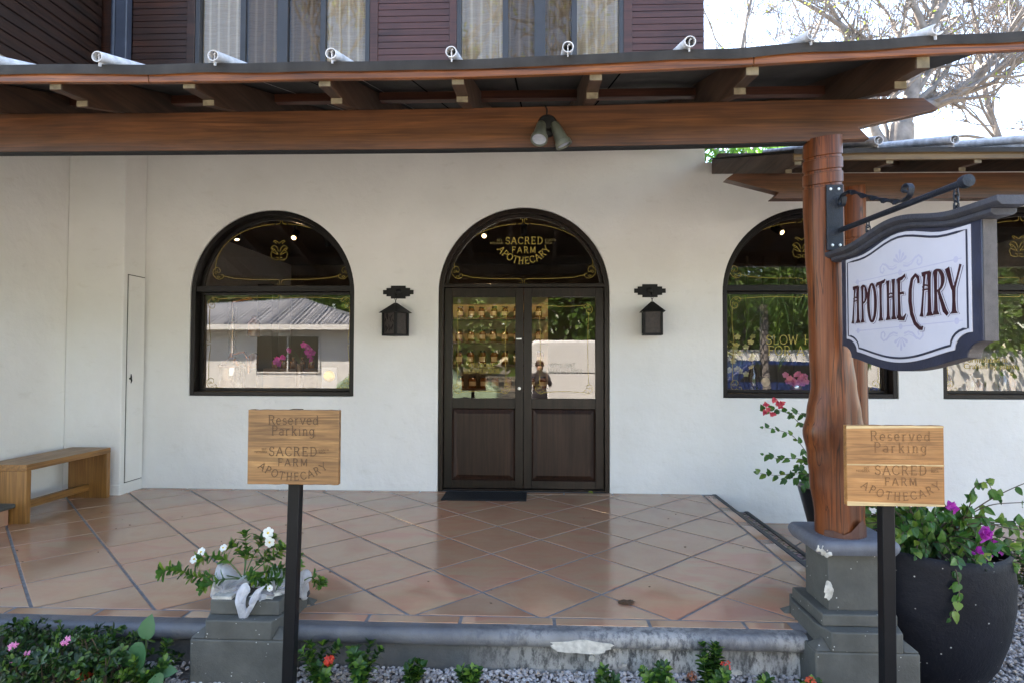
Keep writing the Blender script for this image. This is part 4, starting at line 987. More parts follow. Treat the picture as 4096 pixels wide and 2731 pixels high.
# lettering: narrow letters with flared feet, shadow line behind
def W(*p): return list(p)
LET = []   # (polyline, widths)
def stem(x, z0, z1, w=.014, lean=0., foot=True, head=True):
    ws = [w*(2.0 if foot else 1), w*1.1, w*.82, w*.95, w*(1.35 if head else 1)]
    LET.append(([(x+lean*t, z0+(z1-z0)*t) for t in (0, .1, .45, .85, 1)], ws))
def curve(pts, w): LET.append((pts, w if isinstance(w, list) else [w]*len(pts)))
zb, zt = 1.490, 1.652
def lA(x, k=1.):
    stem(x, zb, zt-.002, .0095, .020); stem(x+.042*k, zb, zt, .0155); curve([(x+.004, zt-.004), (x+.03*k, zt), (x+.048*k, zt+.002)], [.014, .009, .006])
    curve([(x+.006, 1.590), (x+.04, 1.590)], .005); curve([(x+.006, 1.60), (x+.022, 1.607), (x+.04, 1.602)], .005)
def lP(x):
    stem(x+.006, zb, zt, .013); curve([(x, zt-.004)]+arc(x+.012, zt-.038, .024, .038, 90, -85, 10)+[(x+.008, zt-.076)], [.008]+[.008, .008, .009, .011, .013, .014, .013, .011, .009, .008, .007]+[.006])
lA(.142); lP(.214)
curve(arc(.290, 1.571, .026, .080, 0, 360, 24), [.009+.007*abs(cos(2*pi*i/24)) for i in range(25)])
stem(.352, zb, zt-.006, .014); curve([(.322, 1.636), (.328, 1.646), (.352, 1.648), (.376, 1.652), (.384, 1.660)], [.008, .012, .012, .011, .006])
stem(.402, zb, zt, .014); stem(.438, zb, zt+.002, .014); curve([(.402, 1.582), (.438, 1.582)], .005); curve([(.402, 1.592), (.42, 1.598), (.438, 1.594)], .005)
stem(.472, zb+.002, zt, .015); curve([(.466, 1.648), (.492, 1.650), (.510, 1.660), (.514, 1.646)], [.010, .012, .010, .004]); curve([(.472, 1.590), (.50, 1.592), (.504, 1.584)], [.006, .009, .004]); curve([(.464, 1.492), (.50, 1.490), (.514, 1.508)], [.010, .014, .004])
curve([(.590, 1.618), (.588, 1.640), (.572, 1.652), (.552, 1.638), (.541, 1.60), (.539, 1.555), (.548, 1.505), (.566, 1.468), (.592, 1.448), (.606, 1.446), (.610, 1.455)], [.010, .012, .012, .013, .0155, .017, .016, .014, .013, .011, .006])
lA(.604, 1.05); stem(.682, zb+.002, zt, .0145); curve([(.674, zt-.001)]+arc(.690, zt-.036, .030, .038, 95, -80, 10)+[(.684, 1.578)], [.007]+[.008, .008, .010, .013, .015, .016, .015, .012, .010, .008, .007]+[.006])
curve([(.696, 1.580), (.712, 1.54), (.726, 1.505), (.742, 1.488)], [.010, .013, .016, .011])
curve([(.742, 1.654), (.756, 1.61), (.768, 1.575)], [.018, .014, .010]); curve([(.806, 1.658), (.792, 1.62), (.774, 1.575)], [.009, .0075, .009]); stem(.772, zb, 1.588, .015, 0, True, False)
for dx, dz, ex, mat, lift, nm in ((.0055, -.0035, .0045, 'lilac', .0006, 'letter_shadow'), (.0042, -.0028, .0022, 'signwhite', .0013, 'letter_gap'), (0, 0, 0, 'maroon', .0020, 'lettering')):
    b = MB(); ribbons(b, [[(p[0]+dx, p[1]+dz) for p in l] for l, _ in LET], [[w_*1.28+ex for w_ in ws] for _, ws in LET], S0+nr*.030, ed, Z_, nr, lift=lift, step=.00004)
    hs(b.build(nm, plain('grey_letter_shadow', (.10, .10, .16), .5) if nm == 'letter_shadow' else M[mat]))
# faded ornaments
orn = []; ow = []
for sgn, zc in ((1, 1.700), (-1, 1.432)):
    for g in (1, -1):
        s_ = [(.02, 0), (.045, -.006), (.07, .0), (.09, .018), (.112, .026), (.13, .012), (.128, -.006), (.112, -.012), (.102, -.002), (.108, .010)]
        orn.append([(.478+g*a, zc+sgn*c) for a, c in s_]); ow.append([.008]*10)
        s2 = [(.02, .010), (.05, .004), (.075, .012), (.095, .026)]; orn.append([(.478+g*a, zc+sgn*c) for a, c in s2]); ow.append([.003]*4)
    for a in (-62, -32, 0, 32, 62):
        L_ = .055 if a == 0 else .046; orn.append([(.478+sin(radians(a))*L_*t, zc+sgn*(.012+cos(radians(a))*L_*t)) for t in (.1, .5, .85, 1)]); ow.append([.003, .007, .014, .008])
for zz, z2 in ((1.674, 1.678), (1.456, 1.464)):
    orn.append([(.16, zz), (.81, z2)]); ow.append([.0035]*2)
    for s_ in (.18, .478, .782): orn.append(arc(s_, zz+(z2-zz)*(s_-.16)/.65, .006, .006, 0, 360, 10)); ow.append([.012]*11)
b = MB(); ribbons(b, orn, ow, S0+nr*.030, ed, Z_, nr, lift=.0002, step=.00002); hs(b.build('faded_ornament', M['lilac']))
# iron work
b = MB(); pz = 1.948; tip = S0+ed*.80+Vector((0, 0, pz)); st_ = S0+ed*-.005+Vector((0, 0, pz))
b.tube([st_, tip], .0125, 12); b.lathe([(0, 0), (.022, 0), (.024, .012), (.022, .03), (0, .032)], (0, 0, 0), 16, False)
base_n = len(b.v)-5*16
for i in range(base_n, len(b.v)):
    v = Vector(b.v[i]); b.v[i] = tuple(tip+ed*(v.z-.02)+nr*v.x+Z_*v.y)
hs(b.build('iron_rod', M['iron'], smooth=True))
b = MB(); b.box(1.527, 1.606, -3.072, -3.060, 1.852, 2.170); pl_ = hs(b.build('wall_plate', M['iron'], bevel=.002))
for x, z in ((1.546, 2.148), (1.584, 2.148), (1.552, 1.876), (1.588, 1.876)):
    b = MB(); vs0 = len(b.v); b.lathe([(0, 0), (.0075, 0), (.006, .004), (0, .0045)], (0, 0, 0), 12, False)
    for i in range(vs0, len(b.v)): v = b.v[i]; b.v[i] = (x+v[0], -3.0725-v[2], z+v[1])
    hs(b.build('screw', M['screw'], smooth=True))
b = MB()   # twisted scroll bar
spts = []
for i in range(13): a = radians(200-290*i/12); spts.append((.012+.020*cos(a), 2.088+.022*sin(a)))
spts = [(.028, 2.10), (.02, 2.072), (.004, 2.062), (-.008, 2.078), (0, 2.098), (.02, 2.112), (.06, 2.112), (.11, 2.096), (.18, 2.062), (.26, 2.030), (.34, 1.998), (.42, 1.972), (.465, 1.968), (.50, 1.982), (.508, 2.008), (.492, 2.026), (.470, 2.024), (.462, 2.008), (.474, 1.998)]
def cr(p, n=6):
    o = []
    for i in range(len(p)-1):
        a, b_, c, d = p[max(i-1, 0)], p[i], p[i+1], p[min(i+2, len(p)-1)]
        for k in range(n):
            t = k/n; o.append(tuple(.5*((2*b_[j])+(-a[j]+c[j])*t+(2*a[j]-5*b_[j]+4*c[j]-d[j])*t*t+(-a[j]+3*b_[j]-3*c[j]+d[j])*t**3) for j in range(len(b_))))
    o.append(p[-1]); return o
sp2 = cr(spts, 7); vs = []; n = len(sp2)
for i, (s, z) in enumerate(sp2):
    a_, c_ = sp2[max(i-1, 0)], sp2[min(i+1, n-1)]; t = Vector((c_[0]-a_[0], c_[1]-a_[1])).normalized(); T = ed*t.x+Z_*t.y; U = ed*(-t.y)+Z_*t.x
    tw = 0 if s < .05 or s > .44 or i > n*.72 else (s-.05)/.39*pi*5
    A = nr*cos(tw)+U*sin(tw); Bv = -nr*sin(tw)+U*cos(tw); p = S0+ed*s+Z_*z
    for x_, y_ in ((.011, .0035), (-.011, .0035), (-.011, -.0035), (.011, -.0035)): vs.append(p+A*x_+Bv*y_)
b.add(vs, [(i*4+j, i*4+(j+1) % 4, i*4+4+(j+1) % 4, i*4+4+j) for i in range(n-1) for j in range(4)]+[(3, 2, 1, 0), (n*4-4, n*4-3, n*4-2, n*4-1)])
hs(b.build('scroll_bar', M['iron'], smooth=True, ang=30))
def link(b, c, ax, r=.009, L=.014, w_=.0028):
    pts = []
    for i in range(17):
        a = 2*pi*i/16; pts.append(c+ax*(r*cos(a))+Z_*(r*sin(a)+(L if sin(a) > 0 else -L)*.6))
    b.tube(pts, w_, 6, False)
for s, ztop, zbt in ((.215, 1.94, capz(.215)-.006), (.748, 1.94, capz(.748)-.008)):
    b = MB(); nl = max(2, int((ztop-zbt)/.024)+1)
    for i in range(nl): link(b, S0+ed*s+Z_*(ztop-.012-(ztop-zbt-.02)*i/(nl-1)), (ed, nr)[i % 2])
    hs(b.build('chain', M['iron'], smooth=True))

# ================================================================ PARKING BOARDS
def edge_board(mb, w_, h, t, seed):
    n = 20; top = [(-w_/2+w_*i/n, h/2+.0015*noise.noise(Vector((i*.7, seed, 0)))*2) for i in range(n, -1, -1)]; bot = [(-w_/2+w_*i/n, -h/2+.0015*noise.noise(Vector((i*.7, seed+5, 0)))*2) for i in range(n+1)]
    mb.prism(bot+top, (0, 0, 0), X_, Z_, (0, t, 0))
def parking_sign(loc, label, lean, mat, wid, hei, pw, poff, burn, sap=False, rz=0.):
    t = thing('reserved_parking_sign', label, 'sign', loc, rz, 'wooden reserved parking signs on black posts')
    zc = 1.18 if not sap else 1.127
    b = MB(); zt_ = 1.345 if not sap else 1.29
    b.prism([(poff-pw/2-lean, 0), (poff+pw/2-lean, 0), (poff+pw/2, zt_), (poff-pw/2, zt_)], (0, .0285, -.02), X_, Z_, (0, pw*.9, 0)); b.build('post', M['pole'], t, bevel=.004)
    b = MB(); 
    if sap:
        edge_board(b, wid, hei, .026, 3)
        o = b.build('board', mat, t, bevel=.002); o.location = (0, 0, zc)
        b = MB(); n = 16
        def strip(z0f, z1f):
            vs = []
            for i in range(n+1): x = -wid/2+wid*i/n; vs += [(x, -.0007, z0f(x)), (x, -.0007, z1f(x))]
            b.add(vs, [(2*i, 2*i+2, 2*i+3, 2*i+1) for i in range(n)])
        strip(lambda x: hei/2-.011+.003*x/.2, lambda x: hei/2-.001); strip(lambda x: -hei/2+.001, lambda x: -hei/2+.018-.010*(x/wid+.5)); strip(lambda x: -.0005*0+.0005-.004*x, lambda x: .0055-.004*x)
        s = b.build('sapwood_edge', M['sapwood'], t); s.location = (0, 0, zc)
    else:
        edge_board(b, wid, hei, .026, 1); o = b.build('board', mat, t, bevel=.0025); o.location = (0, 0, zc)
    f = hei/.318; b = MB(); S_ = lambda *a, **k: text_lines(*a, **k)
    ox = 0. if not sap else .02
    L_ = S_('Reserved', .038, ox, zc+.094+(.006 if sap else 0), track=.12 if not sap else .2)+S_('Parking', .038, ox, zc+.050+(.004 if sap else 0), track=.14 if not sap else .24)
    L_ += S_('SACRED', .036, ox, zc-.035, track=.24)+S_('FARM', .031, ox, zc-.078, track=.3, serif=False)
    L_ += S_('APOTHECARY', .030, ox, zc-.136, track=.33 if not sap else .4, curve=.235 if not sap else .265)
    ribbons(b, L_, .0034 if not sap else .0030, (0, -.0012, 0), X_, Z_, FN, lift=.0004, step=.00003); b.build('burnt_lettering', burn, t)
    x0 = -.092 if not sap else -.085
    small_text('EST.\nNOSARA', .0135, (x0-.016, -.001, zc-.014*f), X_, Z_, FN, burn, 'burnt_lettering', t, 'RIGHT'); small_text('COSTA\nRICA', .0135, (-x0+(.016 if not sap else .052), -.001, zc-.014*f), X_, Z_, FN, burn, 'burnt_lettering', t)
    b = MB(); b.box(poff-.022, poff+.022, .008, .05, zt_-.020-.001, zt_-.010); b.build('post_cap', M['pole'], t)
    return t
parking_sign((-.880, -3.545, -.22), 'brown streaky Reserved Parking board on a leaning black post in front of the white-flowered plant', .030, M['board'], .385, .308, .050, -.0, M['burn'])
parking_sign((1.560, -3.545, -.22), 'honey coloured Reserved Parking board with pale sapwood edges, in front of the log post', .004, M['board2'], .380, .320, .050, -.01, M['burn2'], True)

# ================================================================ LANTERNS, FLOODLIGHT, BENCH, MAT
def lantern(loc, rz, label, holes=True):
    t = thing('wall_lantern', label, 'lantern', loc, 0, 'black iron lanterns beside the door')
    b = MB(); s = .155; h = .065
    p = [(-s, -.022), (-s+.035, -.022), (-s+.035, -.042), (-.075, -.042), (-.075, -h), (.075, -h), (.075, -.042), (s-.035, -.042), (s-.035, -.022), (s, -.022)]
    p = p+[(-a, -c) for a, c in p]
    b.prism(p, (0, -.004, 0), X_, Z_, (0, -.008, 0)); b.blob((0, -.016, .008), .024, 3, .3, 2, (1.2, .5, 1)); b.build('mounting_plate', M['black'], t, bevel=.002)
    b = MB(); b.tube([(0, -.015, -.02), (0, -.07, -.028), (0, -.11, -.035), (0, -.12, -.055)], .006, 8)
    b.tube([(.010*cos(a), -.12, -.075+.016*sin(a)) for a in [2*pi*i/12 for i in range(13)]], .003, 6, False); b.tube([(0, -.12+.010*cos(a), -.102+.015*sin(a)) for a in [2*pi*i/12 for i in range(13)]], .003, 6, False)
    b.build('hook', M['black'], t, smooth=True)
    g = bpy.data.objects.new('lantern_body', None)
    Rm = Matrix.Rotation(rz, 4, 'Z'); off = Vector((0, -.12, 0))
    def tr(mb): mb.v = [tuple((Rm @ Vector(v))+off) for v in mb.v]; return mb
    q = .082; ze, za, zb = -.205, -.118, -.435; ov = .118
    b = MB(); b.add([(-ov, -ov, ze-.012), (ov, -ov, ze-.012), (ov, ov, ze-.012), (-ov, ov, ze-.012), (-.012, -.012, za), (.012, -.012, za), (.012, .012, za), (-.012, .012, za)], [(0, 1, 5, 4), (1, 2, 6, 5), (2, 3, 7, 6), (3, 0, 4, 7), (4, 5, 6, 7), (3, 2, 1, 0)])
    tr(b).build('lantern_roof', M['black'], t, bevel=.002)
    b = MB()
    for sx in (-1, 1):
        for sy in (-1, 1): b.box(sx*q-.012, sx*q+.012, sy*q-.012, sy*q+.012, zb, ze)
    b.box(-q-.012, q+.012, -q-.012, q+.012, zb-.008, zb+.012); b.box(-q-.008, q+.008, -q-.008, q+.008, ze-.016, ze-.001)
    tr(b).build('lantern_frame', M['black'], t, bevel=.0015)
    b = MB(); e = q+.001; b.add([(-e, -e, zb), (e, -e, zb), (e, -e, ze), (-e, -e, ze)], [(0, 1, 2, 3)]); b.add([(e, -e, zb), (e, e, zb), (e, e, ze), (e, -e, ze)], [(0, 1, 2, 3)]); b.add([(-e, e, zb), (-e, -e, zb), (-e, -e, ze), (-e, e, ze)], [(0, 1, 2, 3)]); b.add([(e, e, zb), (-e, e, zb), (-e, e, ze), (e, e, ze)], [(0, 1, 2, 3)])
    tr(b).build('lantern_panel', plain('brown_mica_panel', (.030, .019, .017), .4, .35, 30, .5), t)
    if holes:
        b = MB(); rr = random.Random(5)
        for k in range(13):
            x = rr.uniform(-.055, .055); z = rr.uniform(zb+.04, ze-.04); a = rr.uniform(-.7, .7)+pi/2; L_ = rr.uniform(.018, .034)
            b.prism([(x-cos(a)*L_, z-sin(a)*L_), (x+sin(a)*.007, z-cos(a)*.007), (x+cos(a)*L_, z+sin(a)*L_), (x-sin(a)*.007, z+cos(a)*.007)], (0, -e-.001, 0), X_, Z_, (0, -.002-.0002*k, 0))
        tr(b).build('leaf_cutout', M['frame'], t)
    return t
lantern((-1.262, 0, 1.985), radians(-31), 'black iron lantern with leaf cut-outs between the left window and the door')
lantern((1.252, 0, 1.995), radians(-6), 'black iron lantern with plain mica panel between the door and the log post', False)

fl = thing('floodlight', 'twin-headed sage grey floodlight on the front beam', 'light', (.183, -3.0, 2.50))
b = MB(); b.lathe([(.0, 0), (.050, 0), (.052, .006), (.046, .014), (.03, .017), (0, .017)], n=28, cap=False)
b.v = [(x, -z, y*1.15) for x, y, z in b.v]; b.box(-.016, .016, -.05, -.012, -.028, .0); fb_ = b.build('base_plate', M['black'], fl, smooth=True); fb_.location = (0, 0, -.002)
b = MB(); b.tube([(-.004, -.006, .052), (-.002, -.012, .08), (-.012, -.002, .105), (-.02, .04, .112)], .0035, 6); b.build('cable', M['black'], fl, smooth=True)
def head(x0, ax, lit):
    ax = Vector(ax).normalized(); p0 = Vector((x0, -.052, -.002)); q = Z_.rotation_difference(ax)
    b = MB(); b.lathe([(0, -.004), (.014, 0), (.022, .012), (.028, .05), (.033, .09), (.036, .104), (.041, .106), (.042, .128), (.036, .129), (.034, .118)], n=26, cap=False); b.v = [tuple(p0+q @ Vector(v)) for v in b.v]
    h_ = b.build('lamp_head', M['lamp'], fl, smooth=True)
    b = MB(); b.lathe([(0, .116), (.02, .118), (.0345, .120)], n=30, cap=False); b.v = [tuple(p0+q @ Vector(v)) for v in b.v]; b.build('lens', M['lens'], h_, smooth=True)
    b = MB(); k0 = Vector((x0*.4, -.035, -.012)); b.tube([k0, k0.lerp(p0, .5), p0+ax*.018], [.011, .008, .010], 10); b.build('knuckle', M['black'], h_, smooth=True)
head(-.030, (-.10, -.50, -.86), True); head(.030, (.40, .0, -.90), False)

bn = thing('bench', 'oiled teak bench against the left wall with open slab legs', 'bench', (-4.11, -.88, 0))
b = MB(); b.box(-.19, .19, -.475, .475, .422, .472); b.build('seat', M['teakh'], bn, bevel=.003)
for y in (-.475, .427): b = MB(); b.box(-.188, .188, y, y+.048, .0, .4215); b.build('leg', M['teak'], bn, bevel=.003)
b = MB(); b.box(-.02, .02, -.427, .427, .075, .135); b.build('stretcher', M['teakh'], bn, bevel=.002)
dm = thing('doormat', 'dark charcoal doormat lying in front of the left half of the door', 'doormat', (-.362, -.185, .004))
b = MB(); b.box(-.400, .400, -.205, .165, 0, .006); b.build('mat_border', M['mat'], dm, bevel=.003); b = MB(); b.box(-.37, .37, -.175, .135, .006, .011); b.build('mat_pile', M['mat'], dm, bevel=.002)

# ================================================================ PLANTS
PR = random.Random(21)
def rv(a=1.): return Vector((PR.uniform(-a, a), PR.uniform(-a, a), PR.uniform(-a, a)))
def leaf_(mb, p, d, L, W_, up=None, curl=.25, fold=.25, shape='lance'):
    p, d = Vector(p), Vector(d).normalized(); up = Vector(up) if up is not None else Z_
    s = d.cross(up)
    if s.length < .05: s = d.cross(X_)
    s.normalize(); n = s.cross(d).normalized()
    prof = {'lance': ((.0, .06), (.3, .75), (.62, 1), (.86, .6), (1, 0)), 'heart': ((.0, .12), (.12, .8), (.35, 1), (.7, .62), (1, 0)), 'round': ((.0, .1), (.3, .8), (.65, 1), (.9, .7), (1, 0)),
            'arum': ((-.12, .35), (.0, .72), (.25, 1), (.6, .8), (.85, .36), (1, 0))}[shape]
    vs = []
    for t, w_ in prof:
        c = p+d*(L*t)-n*(curl*L*t*t); vs += [c-s*(W_*w_/2)+n*(fold*W_*w_/2), c, c+s*(W_*w_/2)+n*(fold*W_*w_/2)]
    k = len(prof); fs = []
    for i in range(k-1):
        if i == k-2: fs += [(3*i, 3*i+1, 3*i+4), (3*i+1, 3*i+2, 3*i+4)]
        else: fs += [(3*i, 3*i+1, 3*i+4, 3*i+3), (3*i+1, 3*i+2, 3*i+5, 3*i+4)]
    b = len(mb.v); used = vs[:3*k]
    mb.add(used, fs)
def petals(mb, c, nrm, n, L, W_, cup=.2, shape='round', tw=0.):
    nrm = Vector(nrm).normalized(); a = nrm.cross(X_ if abs(nrm.x) < .8 else Y_).normalized(); b_ = nrm.cross(a)
    for i in range(n):
        q = 2*pi*i/n+tw; d = (a*cos(q)+b_*sin(q)+nrm*cup).normalized(); leaf_(mb, c, d, L, W_, nrm, .15, .08, shape)
def whorl(mb, p, ax, n, L, W_, open_=.8, shape='lance', curl=.25):
    ax = Vector(ax).normalized(); a = ax.cross(X_ if abs(ax.x) < .8 else Y_).normalized(); b_ = ax.cross(a); t0 = PR.uniform(0, 6)
    for i in range(n):
        q = t0+2*pi*i/n+PR.uniform(-.3, .3); d = a*cos(q)*open_+b_*sin(q)*open_+ax*PR.uniform(.35, 1)
        leaf_(mb, Vector(p)+ax*PR.uniform(-.004, .004), d, L*PR.uniform(.7, 1.15), W_*PR.uniform(.8, 1.1), ax, curl, .2, shape)
def bush(name, label, cat, base, hgt, ns, L, W_, mat, group=None, spread=.5, flowers=(), step=.028, shape='lance', stem_r=.003, per=4):
    t = thing(name, label, cat, base, 0, group); lm, sm = MB(), MB()
    tips = []
    for i in range(ns):
        a = PR.uniform(0, 6.28); sp_ = PR.uniform(.1, 1)*spread; h = hgt*PR.uniform(.6, 1) if i else hgt
        if i == 0: sp_ *= .2
        pts = [Vector((0, 0, -.01))]; dr = Vector((cos(a)*sp_, sin(a)*sp_, 1))
        N = max(4, int(h/step))
        for k in range(N):
            dr += rv(.18); dr.z = max(.5, dr.z); pts.append(pts[-1]+dr.normalized()*(h/N))
        sm.tube(pts, [stem_r*(1-.6*k/len(pts)) for k in range(len(pts))], 5)
        for k in range(1, len(pts)):
            if k < len(pts)*.22: continue
            whorl(lm, pts[k], pts[k]-pts[k-1], per if k < len(pts)-1 else per+3, L*(1.05-.3*k/len(pts)), W_, .95 if k < len(pts)-1 else .6, shape)
        tips.append(pts[-1])
    lm.build('foliage', mat, t); sm.build('stem', M['greenstem'], t)
    for (p, r, m, kind) in flowers:
        f = MB(); p = Vector(p)
        for _ in range(16 if kind == 'ixora' else 1):
            q = p+rv(1).normalized()*r*PR.uniform(.5, 1); petals(f, q, (q-p)+Vector((0, -.01, .01)), 4, r*.5, r*.3, .1, 'lance')
        f.build('flower_cluster', m, t)
    return t
G0 = 'small ixora plants in the gravel bed'
ixo = [(-.885, -3.20, .215, 5, 'small ixora with one red flower head, just right of the leaning black post', [((.055, -.03, .155), .024, M['red'], 'ixora')]),
       (-.690, -3.17, .20, 7, 'dense leafy ixora against the riser, second plant right of the leaning post', []),
       (-.440, -3.17, .115, 5, 'low sprawling ixora left of the chipped patch in the kerb, without flowers', []),
       (-.175, -3.20, .150, 3, 'thin upright ixora seedling directly below the chipped patch of the kerb', []),
       (.435, -3.20, .135, 4, 'small forked ixora sprout in gravel below the white-stained riser', []),
       (.705, -3.20, .175, 7, 'bushy ixora in front of the white-stained riser, without flowers', []),
       (.935, -3.18, .235, 9, 'tallest ixora beside the pedestal, with two fading rust-red flower heads', [((.055, -.04, .165), .022, M['red'], 'ixora'), ((-.10, -.05, .12), .022, plain('faded_petals', (.22, .07, .03), .7), 'ixora')]),
       (1.16, -3.22, .115, 6, 'low bright green ixora against the foot of the log post pedestal, left part', []),
       (1.335, -3.25, .130, 6, 'low ixora with a coral red flower head at the foot of the pedestal', [((.005, -.03, .125), .028, M['coral'], 'ixora')])]
for x, y, h, n, lb_, fl_ in ixo: bush('ixora_plant', lb_, 'plant', (x, y, -.22), h, n+2, .050, .021, M['leaf_ixora'], G0, .50, fl_, .019, per=5)
b = thing('seedling', 'tiny green seedling in the gravel at the bottom edge of the photo', 'plant', (.24, -3.30, -.22)); lm = MB()
for k in range(9): whorl(lm, (PR.uniform(-.04, .04), PR.uniform(-.02, .02), .01+PR.random()*.02), Z_, 4, .022, .009)
lm.build('foliage', M['leaf_hedge'], b)
# hedge at the left
hd = thing('hedge_shrub', 'dense dark clipped shrub with small pink flowers filling the lower left corner', 'shrub', (-2.25, -3.25, -.22))
lm, sm = MB(), MB()
for i in range(780):
    x = PR.uniform(-.62, .50); y = PR.uniform(-.22, .16); top = .262+.045*noise.noise(Vector((x*4, y*4, 1)))*2-max(0, x-.3)*.35-max(0, abs(y)-.1)*.3
    z = top*(1-PR.random()**2.2*.95); ax = Vector((x*.4, y*1.2-.25, .8))+rv(.9); whorl(lm, (x, y, z), ax, PR.choice((4, 5, 6)), PR.choice((.024, .032, .042)), PR.choice((.012, .016, .019)), .9, 'round')
for i in range(60):
    x = PR.uniform(-.6, .48); y = PR.uniform(-.15, .12); sm.tube([(x*.9, y*.6, -.02), (x*.95+PR.uniform(-.03, .03), y*.8, .1), (x, y, .21)], [.005, .0035, .002], 5)
for k in range(4):
    x = PR.uniform(.30, .42); sm.tube([(x, -.05, .12), (x+.01, -.07, .22), (x+PR.uniform(-.03, .05), -.08, .275)], .002, 5); 
    for z in (.21, .235, .26, .275): whorl(lm, (x+.01, -.07, z), Z_+rv(.3), 5, .026, .012, .8, 'round')
lm.build('foliage', M['leaf_hedge'], hd); sm.build('stem', M['stem'], hd)
for x, z, r in ((.31, .300, .020), (.065, .272, .017), (.135, .246, .012), (.05, .225, .010), (.068, .208, .010), (.08, .282, .010)):
    f = MB()
    for _ in range(12): q = Vector((x, -.16, z))+rv(1).normalized()*r*PR.uniform(.4, 1); petals(f, q, Vector((0, -1, .4))+rv(.5), 4, r*.5, r*.3, .1, 'lance')
    f.build('flower_cluster', M['pinkp'], hd)
bush('ixora_plant', 'ixora with orange-red and dark red flower heads, between clipped shrub and arum', 'plant', (-1.96, -3.20, -.22), .215, 11, .045, .019, M['leaf_ixora'], G0, .6,
     [((.035, -.115, .085), .032, M['coral'], 'ixora'), ((.055, -.05, .165), .024, M['red'], 'ixora'), ((.01, -.12, .045), .024, plain('rusty_petals', (.30, .06, .02), .7), 'ixora')], .020, per=5)
bush('ixora_plant', 'flowerless ixora wrapped around the big arum leaves, left of the broken pedestal', 'plant', (-1.665, -3.20, -.22), .20, 11, .044, .018, M['leaf_ixora'], G0, .6, [], .020, per=5)
ar = thing('arum_plant', 'arum with large heart-shaped green leaves left of the broken pedestal', 'plant', (-1.73, -3.24, -.22))
for (p, d, L, W_, nn) in (((.005, .0, .205), (.05, -.25, -1), .135, .092, (0, -1, .1)), ((.020, .03, .235), (.12, .1, .9), .10, .085, (0, -1, .2)), ((.135, -.04, .085), (-.42, -.2, -.75), .135, .070, (0, -1, .3)), ((.12, .0, .09), (.9, -.1, .1), .075, .06, (0, -1, .6)), ((-.06, .05, .14), (-.6, -.2, -.8), .07, .06, (0, -1, .2)), ((-.14, .03, .15), (-1, -.1, .2), .09, .04, (0, -1, .8))):
    b = MB(); leaf_(b, p, d, L, W_, nn, .12, .22, 'arum'); o = b.build('leaf', M['leaf_arum'], ar, smooth=True, ang=80)
    b = MB(); b.tube([(0, .02, -.01), (p[0]*.5, p[1]*.5+.03, p[2]*.6), p], [.004, .003, .0025], 6); b.build('leaf_stalk', M['greenstem'], o)

# bagged plants on the broken pedestal
def branch(sm, lm, pts, mat_r=.003, L=.04, W_=.018, n=4, from_=.35, shape='round', step=.022, flower=None):
    p = cr([tuple(q) for q in pts], 5); sm.tube(p, [mat_r*(1.1-.7*i/len(p)) for i in range(len(p))], 5); acc = 0
    for i in range(1, len(p)):
        a, c = Vector(p[i-1]), Vector(p[i]); acc += (c-a).length
        if i > len(p)*from_ and acc > step: acc = 0; whorl(lm, c, c-a, n, L*PR.uniform(.7, 1.1), W_, .9, shape)
    whorl(lm, p[-1], Vector(p[-1])-Vector(p[-2]), n+4, L, W_, .7, shape); return Vector(p[-1])
wp = thing('potted_plant', 'leafy plant with five white flowers, roots wrapped in white plastic bags on the broken pedestal', 'plant', (-1.325, -2.945, .15))
lm, sm, fm, ym = MB(), MB(), MB(), MB()
O = lambda x, z, y=0.: Vector((x+1.325, y, z-.15))
R0 = O(-1.345, .215, -.06)
for pts in ([R0, O(-1.45, .24, -.08), O(-1.56, .235, -.10), O(-1.66, .27, -.10), O(-1.735, .262, -.1)], [R0, O(-1.42, .29, -.05), O(-1.50, .325, -.05), O(-1.56, .315, -.06)], [R0, O(-1.36, .32, 0), O(-1.38, .41, .02)],
            [R0, O(-1.37, .30, 0), O(-1.42, .35, .02), O(-1.44, .36, .02)], [R0, O(-1.30, .27, -.02), O(-1.245, .34, 0), O(-1.235, .40, 0)], [R0, O(-1.25, .29, -.03), O(-1.195, .33, -.02), O(-1.17, .36, -.02)],
            [R0, O(-1.24, .25, -.06), O(-1.17, .275, -.06), O(-1.13, .26, -.06)], [R0, O(-1.33, .30, 0), O(-1.30, .36, .02), O(-1.295, .39, .02)], [O(-1.27, .19, -.1), O(-1.22, .22, -.13), O(-1.17, .25, -.13), O(-1.14, .24, -.13)],
            [O(-1.05, .20, -.02), O(-1.01, .215, -.02), O(-.965, .185, -.04), O(-.955, .20, -.04)], [R0, O(-1.41, .235, -.12), O(-1.47, .225, -.14), O(-1.50, .21, -.14)], [O(-1.10, .2, .0), O(-1.09, .28, 0), O(-1.10, .33, 0)],
            [R0, O(-1.29, .25, -.1), O(-1.25, .245, -.12), O(-1.22, .23, -.12)], [O(-1.15, .2, -.02), O(-1.12, .24, -.04), O(-1.085, .27, -.04)]):
    branch(sm, lm, pts, .0032, .046, .023, 5, .30, 'round', .017)
for x, z, y, s, nn in ((-1.24, .436, 0, .026, (0, -1, .3)), (-1.227, .392, -.01, .023, (.1, -1, .1)), (-1.473, .357, 0, .018, (-.2, -1, .8)), (-1.588, .334, 0, .021, (-.3, -1, .5)), (-1.618, .30, -.01, .021, (-.2, -1, .9)), (-1.165, .21, -.14, .014, (0, -1, .3))):
    c = O(x, z, y-.02); fm = MB(); petals(fm, c, nn, 6, s*1.15, s*.95, .15); fo_ = fm.build('white_flower', M['whitep'], wp); ym = MB(); ym.blob(c+Vector(nn).normalized()*.003, s*.26, 1, .2, 1); ym.build('flower_eye', M['yellow'], fo_)
